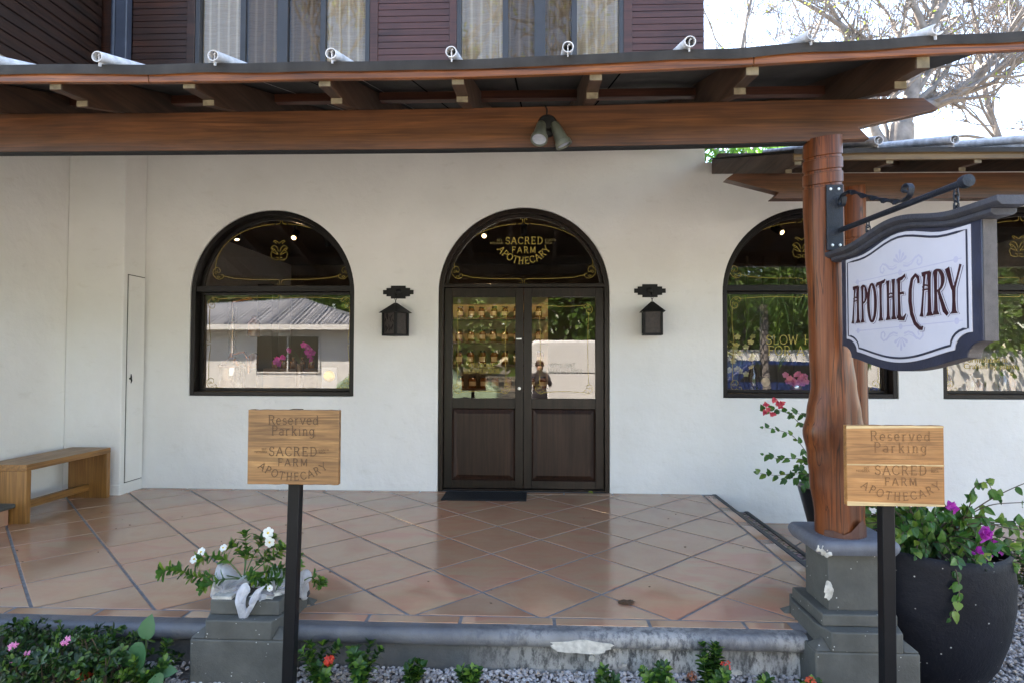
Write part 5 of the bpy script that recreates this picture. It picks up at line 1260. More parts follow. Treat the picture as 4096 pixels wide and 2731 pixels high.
lm.build('foliage', M['leaf_white'], wp); sm.build('stem', M['greenstem'], wp)
def mat_root(): return plain('root_ball_soil', (.045, .04, .045), .9, .4, 20, .6)
M['root'] = mat_root()
def pillow(mb, outline, o, cen, depth, seed, nf=9, back=.8):
    """soft closed bag with the given front outline, gathered folds running to its edge"""
    n = len(outline); pl_ = cr([(p[0], p[1]) for p in outline]+[(outline[0][0], outline[0][1])], 6)[:-1]; n = len(pl_); K = 12
    for sd, dp in ((-1, depth), (1, depth*back)):
        vs = []
        for k in range(K+1):
            t = k/K
            for i, (x, z) in enumerate(pl_):
                a_ = 2*pi*i/n; wr = (noise.noise(Vector((cos(a_)*3.5, sin(a_)*3.5, seed+sd)))*.9+noise.noise(Vector((cos(a_)*9, sin(a_)*9, seed)))*.5)
                q = t*(1+.05*noise.noise(Vector((x*30, z*30, seed)))*(1-t)*4)
                X = cen[0]+(x-cen[0])*q; Z = cen[1]+(z-cen[1])*q; Yv = sd*dp*(1-t*t)**.5*(1+.35*wr*min(1, t*2.5))+.006*noise.noise(Vector((X*40, Z*40, seed)))*(1-t)
                vs.append((X-o[0], Yv, Z-o[2]))
        mb.add(vs, [((k*n+i, k*n+(i+1) % n, (k+1)*n+(i+1) % n, (k+1)*n+i) if sd < 0 else ((k+1)*n+i, (k+1)*n+(i+1) % n, k*n+(i+1) % n, k*n+i)) for k in range(K) for i in range(n)])
def bag(outline, y, cen, depth, seed, label, root):
    o = (cen[0], y, cen[1]); t = thing('plastic_bag', label, 'bag', o, 0, 'white plastic bags of roots on the broken pedestal')
    b = MB(); b.blob((root[0]-o[0], .0, root[1]-o[2]), 1, seed, .16, 3, (root[2], depth*.75, root[3])); b.build('root_ball', M['root'], t, smooth=True, ang=80)
    b = MB(); pillow(b, outline, o, cen, depth, seed); b.build('bag_film', M['bag'], t, smooth=True, ang=85)
bag([(-1.485, .290), (-1.503, .23), (-1.516, .165), (-1.518, .115), (-1.480, .098), (-1.43, .098), (-1.385, .110), (-1.345, .155), (-1.315, .205), (-1.335, .232), (-1.375, .222), (-1.415, .240), (-1.45, .275)], -2.98, (-1.42, .175), .075, 2, 'leftmost plastic bag, milky white and full, under the flowering stems', (-1.425, .145, .075, .042))
bag([(-1.275, .195), (-1.245, .225), (-1.215, .268), (-1.17, .25), (-1.12, .215), (-1.085, .19), (-1.09, .14), (-1.115, .10), (-1.165, .105), (-1.215, .135), (-1.255, .165)], -2.96, (-1.17, .17), .07, 5, 'right plastic bag with dark soil showing, half behind the leaning black post', (-1.16, .15, .062, .045))
bag([(-1.092, .222), (-1.065, .232), (-1.042, .215), (-1.040, .18), (-1.058, .155), (-1.05, .11), (-1.065, .075), (-1.10, .09), (-1.105, .14), (-1.095, .165), (-1.105, .195)], -2.90, (-1.073, .16), .045, 8, 'small knotted white plastic bag at the right edge of the broken pedestal', (-1.078, .11, .028, .030))
bag([(-1.235, .165), (-1.205, .172), (-1.188, .14), (-1.195, .105), (-1.225, .098), (-1.255, .115), (-1.25, .15)], -3.07, (-1.22, .135), .035, 11, 'small grey plastic bag wrapped round a stone, behind the hanging bag handles', (-1.22, .13, .022, .026))
hb = thing('plastic_bag', 'empty white plastic bag hanging in a V over the front edge of the broken pedestal', 'bag', (-1.275, -3.125, .14), 0, 'white plastic bags of roots on the broken pedestal')
b = MB(); o_ = (-1.275, -3.125, .14)
pillow(b, [(-1.268, .243), (-1.296, .232), (-1.318, .195), (-1.325, .155), (-1.312, .100), (-1.291, .043), (-1.274, .062), (-1.266, .095), (-1.276, .135), (-1.270, .175), (-1.252, .21)], o_, (-1.293, .145), .022, 3, back=.6)
pillow(b, [(-1.176, .232), (-1.200, .196), (-1.222, .150), (-1.250, .100), (-1.291, .040), (-1.280, .085), (-1.268, .118), (-1.250, .130), (-1.252, .165), (-1.228, .205), (-1.2, .222)], o_, (-1.246, .143), .020, 6, back=.6)
b.build('bag_film', M['baghandle'], hb, smooth=True, ang=85)
for i, (x, y, z, r, lb_) in enumerate(((-1.34, -3.03, .170, .030, 'brownish stone under the white bags on the broken pedestal, left of the hanging bag'), (-1.265, -2.99, .185, .028, 'grey stone between the bags at the middle of the broken pedestal'), (-1.20, -3.05, .165, .026, 'small brownish stone right of the hanging bag on the broken pedestal'))):
    b = MB(); b.blob((0, 0, 0), r, i*4+1, .3, 3, (1.2, 1, .8)); tag(b.build('stone', M['stone'], None, smooth=True, ang=30, loc=(x, y, z)), lb_, 'stone', 'stones among the bags')

# tall dark pot with bougainvillea behind the log post
tp = thing('tapered_planter', 'tall narrow dark planter with a red-flowered bougainvillea, half hidden behind the log post', 'planter', (2.62, -.75, -.27))
b = MB(); b.lathe([(.11, 0), (.125, .02), (.245, .50), (.255, .52), (.235, .525), (.225, .48), (0, .47)], n=32, cap=False); b.build('pot', M['plasticpot'], tp, smooth=True)
bg_ = thing('bougainvillea', 'thin bougainvillea with red bracts reaching left across the white wall', 'plant', (2.62, -.75, .2))
lm, sm, fm = MB(), MB(), MB(); Q = lambda x, z, y=-.12: Vector((x-2.62, y, z-.2))
def spray(sm, lm, pts, L=.05, W_=.042, gap=.05, r=.003, k_=1):
    p = cr([tuple(q) for q in pts], 8); sm.tube(p, [r*(1.1-.75*i/len(p)) for i in range(len(p))], 5); acc = 0; sd = 1
    for i in range(2, len(p)):
        a, c = Vector(p[i-1]), Vector(p[i]); acc += (c-a).length
        if acc > gap:
            acc = 0; sd = -sd; t = (c-a).normalized()
            for _ in range(k_): leaf_(lm, c, t*.5+Vector((0, 0, sd*.7))+rv(.5)+Vector((0, 0, -.35)), L*PR.uniform(.6, 1.15), W_*PR.uniform(.7, 1.1), FN+rv(.5), .2, .25, 'heart')
    leaf_(lm, p[-1], Vector(p[-1])-Vector(p[-2]), L*.5, W_*.5, FN, .2, .2, 'heart'); return Vector(p[-1])
for pts, k_ in (([Q(2.62, .25), Q(2.45, .62), Q(2.30, .82), Q(2.18, .895), Q(2.03, .90)], 1), ([Q(2.6, .3), Q(2.42, .80), Q(2.33, .87), Q(2.25, .88)], 2), ([Q(2.6, .25), Q(2.42, .50), Q(2.28, .68), Q(2.15, .735), Q(2.03, .755)], 1),
             ([Q(2.6, .25), Q(2.40, .47), Q(2.25, .50), Q(2.14, .50), Q(2.03, .53)], 2), ([Q(2.6, .2), Q(2.4, .36), Q(2.25, .37), Q(2.12, .36), Q(1.98, .38)], 2), ([Q(2.6, .2), Q(2.45, .34), Q(2.3, .34), Q(2.2, .33)], 3), ([Q(2.6, .25), Q(2.5, .45), Q(2.35, .45), Q(2.3, .40)], 4),
             ([Q(2.6, .25), Q(2.7, .55), Q(2.75, .88), Q(2.70, .98)], 2), ([Q(2.62, .2), Q(2.48, .30), Q(2.38, .32), Q(2.35, .26)], 5)): spray(sm, lm, pts, .062, .046, .038, .0035, k_)
for x, z in ((2.135, .965), (2.155, .955), (2.17, .935), (2.06, .91), (2.03, .885), (2.10, .865), (2.11, .985), (2.045, .95), (2.18, .96)): 
    for _ in range(3): petals(fm, Q(x, z, -.14)+rv(.008), FN+rv(.8), 3, .026, .022, .5, 'heart', PR.random()*3)
lm.build('foliage', M['leaf_boug'], bg_); sm.build('stem', M['stem'], bg_); fm.build('bracts', M['pinkred'], bg_)

# big slate pot
PX, PY, PZ = 2.175, -2.72, -.30
bp = thing('slate_pot', 'large round dark slate pot speckled white, behind the right parking board', 'planter', (PX, PY, PZ))
b = MB(); b.lathe([(.21, 0), (.24, .015), (.300, .11), (.342, .24), (.362, .38), (.366, .50), (.362, .60), (.358, .632), (.344, .645), (.335, .638), (.325, .58), (.32, .5), (0, .49)], n=64, cap=False)
for i, v in enumerate(b.v): k = 1+.012*noise.noise(Vector((v[0]*3, v[1]*3, v[2]*3))); k *= 1.04; b.v[i] = (v[0]*k, v[1]*k, v[2]*1.06+.010*sin(atan2(v[1], v[0])*2+1)*(v[2] > .4))
b.build('pot', M['pot'], bp, smooth=True)
b = MB(); b.lathe([(0, .60), (.2, .595), (.34, .585)], n=32, cap=False); b.build('soil', M['soil'], bp, smooth=True)
bo = thing('bougainvillea', 'bushy bougainvillea with magenta bracts spilling from the large slate pot', 'plant', (PX, PY, PZ+.60))
lm, sm, fm = MB(), MB(), MB(); V_ = lambda x, y, z: Vector((x, y, z))
for i in range(58):
    a = PR.uniform(0, 6.28); r = PR.uniform(.12, .40); h = PR.uniform(.04, .34)*(1.15-r*1.2)+.03
    if cos(a) > .6: h *= .8
    e = V_(cos(a)*r, sin(a)*r, h); spray(sm, lm, [V_(PR.uniform(-.05, .05), PR.uniform(-.05, .05), 0), e*.5+V_(0, 0, .07), e, e*1.12+V_(0, 0, -.03)], .058, .042, .030, .004, 2)
for pts, k_ in (([V_(.02, -.05, .1), V_(.12, -.18, .27), V_(.26, -.2, .37), V_(.46, -.2, .45), V_(.80, -.2, .52)], 0), ([V_(.05, -.05, .1), V_(.15, -.2, .29), V_(.35, -.2, .325), V_(.80, -.2, .33)], .5), ([V_(.05, -.05, .1), V_(.12, -.2, .22), V_(.30, -.22, .20), V_(.48, -.2, .17), V_(.80, -.2, .13)], 1),
             ([V_(-.05, -.2, .08), V_(-.08, -.36, .05), V_(-.09, -.40, -.06), V_(-.12, -.41, -.12), V_(-.14, -.41, -.16)], 2), ([V_(.2, -.25, .06), V_(.30, -.3, .05), V_(.37, -.27, -.02), V_(.40, -.25, -.07)], 3), ([V_(-.1, .1, .1), V_(-.22, .0, .3), V_(-.26, -.1, .38)], 2), ([V_(.08, -.1, .1), V_(.10, -.2, .3), V_(.13, -.2, .40), V_(.19, -.2, .42), V_(.22, -.2, .36)], 3)):
    spray(sm, lm, pts, .056, .040, (.042 if k_ < 3 else .03) if k_ > 1 else .075, .0035, max(1, int(k_)))
for x, z, y, n in ((.02, .30, -.2, 4), (.145, .165, -.22, 7), (.165, .185, -.22, 5), (.215, .125, -.22, 6), (.235, .105, -.22, 5), (.11, .085, -.25, 6), (.13, .08, -.25, 4), (.42, .185, -.2, 2), (.385, -.05, -.25, 3), (.50, .17, -.2, 2)):
    fm = MB()
    for _ in range(n): petals(fm, V_(x, y, z)+rv(.014), FN+rv(.9), 3, .032, .028, .45, 'heart', PR.random()*3)
    fm.build('bracts', M['magenta'], bo)
lm.build('foliage', M['leaf_boug'], bo); sm.build('stem', M['stem'], bo)
a2 = thing('arum_plant', 'small arum with green leaves between the pedestal and the large slate pot', 'plant', (2.02, -2.35, .2))
for (p, d, L) in (((-.02, 0, .17), (.3, -.4, -.8), .11), ((.05, .02, .13), (.8, -.3, -.4), .10), ((-.05, .0, .06), (-.4, -.3, -.8), .08), ((.08, -.1, .25), (.4, -.3, .6), .09)):
    b = MB(); leaf_(b, p, d, L, L*.72, (0, -1, .2), .15, .2, 'arum'); o = b.build('leaf', M['leaf_arum'], a2, smooth=True, ang=80); b = MB(); b.tube([(0, .02, -.42), (p[0]*.5, .02, p[2]*.5), p], .004, 6); b.build('leaf_stalk', M['greenstem'], o)
# shrub beyond the pot at the right edge
bush('garden_shrub', 'dark leafy garden shrub at the far right edge beyond the slate pot', 'shrub', (3.42, -1.95, -.28), .44, 30, .045, .02, M['leaf_hedge'], None, .75, [((-.12, -.2, .30), .02, M['red'], 'ixora'), ((-.2, -.15, .16), .015, M['red'], 'ixora'), ((.05, -.2, .1), .02, M['red'], 'ixora')], .03, per=5)
# fallen leaf on the tiles
b = MB(); b.blob((0, 0, .008), .032, 3, .45, 3, (1.35, .75, .22), 2.6)
tag(b.build('dead_leaf', M['dryleaf'], None, True, loc=(.617, -2.69, .004)), 'curled dry brown leaf lying on the terracotta tiles', 'leaf')
b = MB(); leaf_(b, (-.02, 0, .012), (1, -.2, .1), .05, .045, (.2, -.3, 1), .3, .3, 'round'); tag(b.build('fallen_leaf', M['leaf_new'], None, loc=(.655, -.06, .012)), 'small yellow-green leaf on the door sill at its right end', 'leaf')

db = MB()
for _ in range(34):
    x, y = PR.uniform(-3.6, 1.7), -2.8+PR.random()**1.5*2.7; r = PR.uniform(.002, .006)
    db.blob((x, y, .0055), r, PR.random()*50, .4, 1, (1.6, .8, .5))
tag(db.build('floor_debris', M['dryleaf'], None), kind='stuff')
lt_ = MB()
for _ in range(160):
    x, y = PR.uniform(-2.4, 1.4), PR.uniform(-3.42, -3.04); leaf_(lt_, (x, y, -.208+PR.random()*.008), Vector((PR.uniform(-1, 1), PR.uniform(-1, 1), PR.uniform(-.1, .3))), PR.uniform(.012, .035), PR.uniform(.006, .016), Z_+rv(.5), .4, .3, 'round')
tag(lt_.build('leaf_litter', M['dryleaf'], None), kind='stuff')
# ---------------------------------------------------------------- trees
def tree(name, label, base, limbs, seed, depth=5, r0=.16, mat=None, leaves=None, nleaf=0, lsz=.05, kids=(3, 5), spread=.75, group=None, lenf=.68, minr=.006, up=.12, extra=None):
    rr = random.Random(seed); t = thing(name, label, 'tree', base, 0, group); tb_, br, lf = MB(), MB(), MB(); cnt = [0]; tips = []
    def rr3(a): return Vector((rr.uniform(-a, a), rr.uniform(-a, a), rr.uniform(-a, a)))
    def grow(p, d, L, r, dep):
        cnt[0] += 1
        if cnt[0] > 5200: return
        n = 5 if dep > 2 else 3; pts = [p]; dd = d.normalized()
        for k in range(n): dd = (dd+rr3(.22)+Vector((0, 0, up*.5))).normalized(); pts.append(pts[-1]+dd*(L/n))
        rs = [max(minr, r*(1-.45*k/n)) for k in range(n+1)]; br.tube(pts, rs, 7 if dep > 3 else 4 if dep > 1 else 3, False)
        if dep <= 0: tips.append((pts[-1], dd)); return
        for c in range(rr.randint(*kids)):
            k = rr.randint(max(1, n//2-1), n); q = pts[k]; nd = (dd+rr3(spread)*1.25+Vector((0, 0, up))).normalized(); grow(q, nd, L*lenf*rr.uniform(.7, 1.15), r*(.55 if c else .72), dep-1)
        tips.append((pts[-1], dd))
    for pts, rads, dep, L in limbs:
        P_ = [Vector(q) for q in pts]; c = cr([tuple(q) for q in P_], 5); m = len(c)
        rs = [rads[0]+(rads[1]-rads[0])*i/(m-1) for i in range(m)]; (tb_ if dep < 0 else br).tube(c, rs, 9, False)
        if dep > 0:
            for i in range(3, m, 2):
                a = Vector(c[i]); dd = (Vector(c[i])-Vector(c[i-1])).normalized(); grow(a, (dd+rr3(.8)).normalized(), L*rr.uniform(.6, 1.1), rs[i]*.45, dep-1)
            grow(Vector(c[-1]), Vector(c[-1])-Vector(c[-2]), L, rs[-1], dep)
    tb_.build('trunk', mat or M['bark'], t, smooth=True, ang=80)
    if br.v: br.build('branches', mat or M['bark'], t, smooth=True, ang=80)
    if leaves and tips:
        for _ in range(nleaf):
            q, dd = rr.choice(tips); q = q+rr3(lsz*3)
            leaf_(lf, q, dd+rr3(1.), lsz*rr.uniform(.6, 1.2), lsz*.6, rr3(1.)+Z_, .2, .2, 'round')
        lf.build('crown', leaves, t)
    return t
T0 = (9.6, 10, -.3)
L0 = lambda x, z, y=0.: (x-9.6, y, z+.3)
tree('bare_tree', 'large pale-barked tree forking above the far porch roof, right behind the sign', T0,
     [([L0(9.3, -.3), L0(9.35, 3.), L0(9.62, 6.9), L0(9.66, 7.45)], (.36, .27), -1, 0), ([L0(9.62, 7.25), L0(9.75, 7.7), L0(9.9, 8.1), L0(10.1, 9.2), L0(10.4, 9.9), L0(10.9, 10.9)], (.25, .10), 5, 2.0),
      ([L0(9.55, 6.3), L0(9.2, 6.9), L0(8.95, 7.4), L0(8.95, 8.1), L0(8.6, 9.0), L0(8.1, 10.2)], (.15, .05), 5, 1.8), ([L0(9.9, 7.8), L0(10.6, 8.0), L0(11.4, 8.5), L0(12.3, 9.5), L0(13.4, 10.9)], (.20, .07), 5, 2.0),
      ([L0(10.05, 8.9), L0(9.3, 9.35), L0(8.4, 9.9), L0(7.4, 10.6), L0(6.2, 11.3)], (.10, .03), 5, 1.7), ([L0(9.25, 3.), L0(8.7, 6.4), L0(8.5, 7.2), L0(8.4, 8.0)], (.07, .03), 4, 1.3), ([L0(10.3, 9.9), L0(9.9, 10.8), L0(9.0, 11.8)], (.10, .04), 4, 1.6)],
     5, leaves=M['leaf_new'], nleaf=420, lsz=.09, minr=.008, kids=(2, 4))
tree('bare_tree', 'thin leafless tree at the right edge of the photo beyond the large forked tree', (15.2, 13, -.3),
     [([(0, 0, 0), (-.2, 0, 4), (-.5, 0, 7.5)], (.2, .12), -1, 0), ([(-.5, 0, 7.4), (-.9, 0, 8.6), (-1.2, 0, 9.8), (-1.4, 0, 11.4)], (.12, .05), 5, 1.9), ([(-.4, 0, 7.2), (.2, 0, 8.5), (.8, 0, 10)], (.12, .05), 5, 1.9), ([(-.6, 0, 8.2), (-1.8, 0, 8.5), (-3.0, 0, 8.3)], (.06, .025), 4, 1.3)], 9, leaves=M['leaf_new'], nleaf=250, lsz=.09, minr=.010)
tree('bare_tree', 'slim twiggy tree with sparse fresh leaves just right of the upper storey', (5.6, 9.5, -.3),
     [([(0, 0, 0), (.1, 0, 4), (-.1, 0, 7)], (.14, .08), -1, 0), ([(-.1, 0, 7), (-.3, 0, 8.6), (-.1, 0, 10.2), (.2, 0, 11.5)], (.07, .03), 5, 1.6), ([(0, 0, 6.8), (.6, 0, 8.0), (1.4, 0, 9.4), (2.1, 0, 11)], (.07, .03), 5, 1.6)], 14, leaves=M['leaf_new'], nleaf=500, lsz=.07, minr=.007, kids=(2, 4))
tree('bare_tree', 'distant leafless tree whose fine twigs fill the sky behind the large forked tree', (13.5, 24, -.3),
     [([(0, 0, 0), (.2, 0, 6), (0, 0, 10)], (.3, .18), -1, 0), ([(0, 0, 10), (-1.5, 0, 12), (-3, 0, 15)], (.14, .06), 5, 3.0), ([(0, 0, 10), (1.5, 0, 12), (3, 0, 15)], (.14, .06), 5, 3.0), ([(0, 0, 9), (-2.5, 0, 11), (-6, 0, 12.5)], (.12, .05), 5, 2.8), ([(0, 0, 10), (.3, 0, 13), (.1, 0, 17)], (.12, .05), 5, 3.0)], 22, leaves=M['leaf_new'], nleaf=350, lsz=.12, minr=.012, kids=(2, 3))
# strap-leaved shrub behind the annex wall
sh = thing('strap_leaf_shrub', 'bright green strap-leaved shrub showing in the gap between the two porch roofs', 'shrub', (3.7, 4.6, 3.5)); lm = MB()
for i in range(620):
    x = PR.uniform(-.95, 1.5); y = PR.uniform(-.5, .6); z = PR.uniform(.4, 1.5); d = Vector((PR.uniform(-1, 1), PR.uniform(-.5, .5), PR.uniform(-.2, 1.2))); leaf_(lm, (x, y, z), d, PR.uniform(.25, .45), .05, FN+rv(.4), .5, .2)
lm.build('foliage', M['leaf_bright'], sh); sm = MB()
for k in range(9): x = -.8+.28*k; sm.tube([(x, .1, -3.8), (x+.03, 0, -1), (x+.1, 0, 1.1)], [.03, .025, .012], 6)
sm.build('stem', M['stem'], sh)

# ================================================================ INSIDE THE SHOP
M['amber'] = plain('amber_jar', (.16, .055, .010), .15, .35, 30, 0, Coat_Weight=.5)
M['label'] = plain('cream_paper_label', (.62, .50, .32), .7, .1, 20, 0)
M['lid'] = plain('dark_jar_lid', (.05, .04, .03), .4, .1, 20, 0)
M['steel'] = plain('polished_steel', (.62, .62, .64), .18, .1, 5, 0, Metallic=1.)
M['copper'] = plain('polished_copper', (.55, .24, .12), .2, .1, 5, 0, Metallic=1.)
M['brass'] = plain('brass', (.5, .34, .10), .25, .1, 5, 0, Metallic=1.)
M['clear'] = mat_glass('clear_glassware', .16, (.85, .88, .86))
M['tan'] = plain('tan_shelf_back', (.42, .30, .17), .7, .1, 3, 0)
def shelf_unit(x0, x1, y, zs, label, top):
    t = thing('jar_shelf', label, 'shelf', ((x0+x1)/2, y, 0)); h = (x1-x0)/2
    b = MB(); b.box(-h, h, .30, .32, .1, top); b.build('back_panel', M['tan'], t)
    for z in zs: b = MB(); b.box(-h, h, 0, .298, z-.028, z); b.build('shelf_board', M['shelfwood'], t)
    b = MB(); b.box(-h, h, -.02, .298, 0, zs[-1]-.05); b.build('cabinet', M['frame'], t)
    return t
shelf_unit(-1.28, .30, 2.6, (2.26, 1.905, 1.565, 1.235, .895), 'wall shelf of amber jars seen through the door glass', 2.3)
J0 = None
for r, (z, hj, w_) in enumerate(((1.907, .165, .050), (1.567, .17, .052), (1.237, .20, .056), (.897, .17, .060))):
    lab = ['small amber jar on the highest filled shelf behind the door glass', 'amber jar on the second shelf down behind the door glass', 'tall amber jar with a round cream label on the third shelf behind the door', 'wide jar on the lowest shelf above the dark cabinet behind the door'][r]
    base = None
    for k in range(9):
        x = -1.15+k*.165 if r < 3 else -1.14+k*.17
        if base is None:
            t = thing('glass_jar', lab, 'jar', (x, 2.72, z), 0, 'jars on the shelf behind the door'); q = w_
            b = MB(); b.lathe([(q*.9, 0), (q, .01), (q, hj*.66), (q*.72, hj*.8), (q*.7, hj*.86)], n=16); b.build('jar_glass', M['amber'], t, smooth=True)
            b = MB(); b.lathe([(q*.78, hj*.86), (q*.8, hj*.87), (q*.78, hj)], n=16); b.build('lid', M['lid'], t, smooth=True)
            b = MB(); pts = [(q*1.02*sin(a), -q*1.02*cos(a)) for a in [radians(-55+11*i) for i in range(11)]]
            b.add([(px, py, zz) for px, py in pts for zz in (hj*.2, hj*.55)], [(2*i, 2*i+2, 2*i+3, 2*i+1) for i in range(10)]); b.build('jar_label', M['label'], t); base = t
        else: dup(base, (x+PR.uniform(-.01, .01), 2.72, z), PR.uniform(-.3, .3))
def table(x0, x1, y0, y1, z, label):
    t = thing('display_table', label, 'table', ((x0+x1)/2, (y0+y1)/2, 0)); hx, hy = (x1-x0)/2, (y1-y0)/2
    b = MB(); b.box(-hx, hx, -hy, hy, z-.04, z); b.build('tabletop', M['shelfwood'], t)
    for a in (-1, 1):
        for c in (-1, 1): b = MB(); b.box(a*(hx-.05)-.03, a*(hx-.05)+.03, c*(hy-.05)-.03, c*(hy-.05)+.03, 0, z-.04); b.build('leg', M['shelfwood'], t)
table(-4.3, -1.55, .35, 1.3, .95, 'dark display table inside the left arched window'); table(1.9, 3.9, .35, 1.2, .95, 'dark display table inside the window behind the log post'); table(4.2, 6.6, .35, 1.2, .95, 'dark display table inside the rightmost window')
t = thing('still', 'steel and copper still with a tall glass column inside the left window', 'still', (-3.40, .85, .95))
b = MB(); b.lathe([(.13, 0), (.135, .01), (.135, .26), (.125, .27)], n=32); b.build('steel_boiler', M['steel'], t, smooth=True)
b = MB(); b.lathe([(.14, .27), (.15, .285), (.11, .33), (.05, .36), (.03, .40), (.03, .43)], n=32); b.tube([(.0, 0, .41), (.14, 0, .44), (.2, -.02, .36), (.21, -.02, .2)], .014, 10); b.build('copper_head', M['copper'], t, smooth=True)
b = MB(); b.lathe([(.042, .43), (.042, .95)], n=20); b.build('glass_column', M['clear'], t, smooth=True)
b = MB(); b.lathe([(.012, .43), (.012, .95)], n=10); b.tube([(0, 0, .95), (.0, 0, 1.02), (.25, -.02, 1.06)], .014, 8); b.lathe([(.02, 0), (.055, .0), (.05, .02), (.02, .022)], (.25, -.02, 1.05), 20); b.build('condenser', M['copper'], t, smooth=True)
t = thing('display_cabinet', 'dark upright cabinet with amber demijohns behind the still', 'cabinet', (-3.12, 1.15, .95))
b = MB(); b.box(-.09, .09, -.08, .1, 0, 1.25); b.build('upright', M['frame'], t)
b = MB(); b.lathe([(.07, 0), (.075, .02), (.075, .16), (.03, .22), (.03, .25)], (-.12, -.10, .62), 20); b.lathe([(.06, 0), (.06, .14), (.03, .18)], (-.12, -.1, .25), 20); b.build('amber_demijohn', M['amber'], t, smooth=True)
def bottle(x, y, z, h, r, label, mat='clear', stopper=True, group='bottles and jars in the windows'):
    t = thing('bottle', label, 'bottle', (x, y, z), 0, group); b = MB(); b.lathe([(r*.95, 0), (r, h*.03), (r, h*.6), (r*.4, h*.78), (r*.36, h*.92), (r*.45, h*.93), (r*.45, h*.96)], n=20); b.build('bottle_glass', M[mat], t, smooth=True)
    b = MB(); b.lathe([(r*.3, h*.9), (r*.5, h*.97), (r*.4, h)], n=12); b.build('stopper', M['lid' if mat == 'clear' else 'label'], t, smooth=True)
bottle(-3.20, .62, .95, .22, .052, 'clear stoppered apothecary bottle in front of the still')
for i in range(5): bottle(-2.98+.11*i, 1.05, 1.20, .13, .040, 'amber jar in the short raised row between the still and the orchid', 'amber')
tag(None or MB.build((lambda b: (b.box(-.32, .32, -.1, .1, 0, .25), b)[1])(MB()), 'riser_box', M['shelfwood'], None, loc=(-2.76, 1.06, .95)), 'dark display riser under the raised row of amber jars', 'display riser')
t = thing('orchid', 'purple orchid in a tall steel vase inside the left window', 'plant', (-2.58, .80, .95))
b = MB(); b.lathe([(.045, 0), (.042, .30), (.048, .31)], n=24); b.build('vase', M['steel'], t, smooth=True)
sm, fm = MB(), MB()
for pts in ([(0, 0, .3), (-.08, -.02, .42), (-.2, -.03, .40), (-.24, -.03, .36)], [(0, 0, .3), (.03, -.02, .45), (.10, -.03, .52), (.16, -.03, .44)], [(0, 0, .3), (-.03, 0, .4), (-.10, 0, .47)]): sm.tube(cr(pts, 6), .003, 5)
for (x, z) in ((-.24, .36), (-.22, .31), (-.18, .38), (.10, .50), (.14, .47), (.17, .43), (.13, .40), (.15, .36), (.06, .52), (-.11, .46), (.10, .44), (-.26, .33)): petals(fm, (x, -.05, z), FN+rv(.4), 5, .036, .03, .15)
sm.build('stem', M['greenstem'], t); fm.build('orchid_petals', M['magenta'], t)
t = thing('framed_seal', 'white card with a round gold seal propped at the right of the left window', 'card', (-2.22, .75, .95))
b = MB(); b.box(-.085, .085, 0, .01, 0, .27); b.build('card', M['signwhite'], t); b = MB(); b.lathe([(0, 0), (.062, 0), (.066, .004), (.05, .007), (0, .005)], n=28, cap=False); b.v = [(x, -z-.001, y+.17) for x, y, z in b.v]; b.build('gold_seal', M['brass'], t, smooth=True)
# window behind the post
t = thing('mantel_clock', 'small dark clock with a pale dial inside the window behind the log post', 'clock', (2.66, .8, .99)); b = MB(); b.box(-.07, .07, -.03, .03, 0, .15); b.build('clock_case', M['frame'], t, bevel=.01)
b = MB(); b.lathe([(0, 0), (.045, 0), (.05, .006), (.04, .008), (0, .008)], n=24, cap=False); b.v = [(x, -z-.031, y+.085) for x, y, z in b.v]; b.build('dial', M['label'], t, smooth=True)
t = thing('flower_arrangement', 'pink flowers in a low vase beside the clock, just left of the log post', 'plant', (2.98, .75, .95)); b = MB(); b.lathe([(.05, 0), (.07, .05), (.06, .09)], n=20); b.build('vase', M['steel'], t, smooth=True); fm = MB()
for k in range(26): petals(fm, (PR.uniform(-.15, .15), PR.uniform(-.06, .04), PR.uniform(.10, .22)), FN+rv(.9), 5, .034, .03, .3)
fm.build('pink_petals', M['pinkp'], t)
t = thing('orchid', 'pale yellow-green orchid at the left inside the window behind the log post', 'plant', (2.32, .7, .95)); sm, fm = MB(), MB(); b = MB(); b.lathe([(.05, 0), (.06, .1)], n=16); b.build('vase', M['lid'], t)
for a in (-.15, 0, .14): sm.tube(cr([(0, 0, .1), (a*.5, 0, .4), (a, -.05, .6)], 6), .004, 5)
for k in range(24): petals(fm, (PR.uniform(-.17, .17), -.06, PR.uniform(.2, .62)), FN+rv(.6), 5, .034, .026, .2)
sm.build('stem', M['greenstem'], t); fm.build('petals', mat_leaf('pale_yellow_petals', (.45, .48, .2), (.6, .6, .3), None, .3), t)
for i, (x, h) in enumerate(((2.50, .36), (3.25, .3), (3.4, .4), (3.55, .28))): bottle(x, .7+.1*(i % 2), .95, h, .05, ['tall clear bottle right of the yellow orchid', 'clear bottle behind the log post, leftmost of three', 'tall clear bottle behind the log post, middle of three', 'short clear bottle behind the log post, rightmost of three'][i])
for i in range(12): bottle(4.42+.17*i, .62+.12*(i % 2), .95, .18+.05*((i*5) % 3), .045, 'glass bottle in the row on the table inside the rightmost window', ('clear', 'amber')[i % 2])
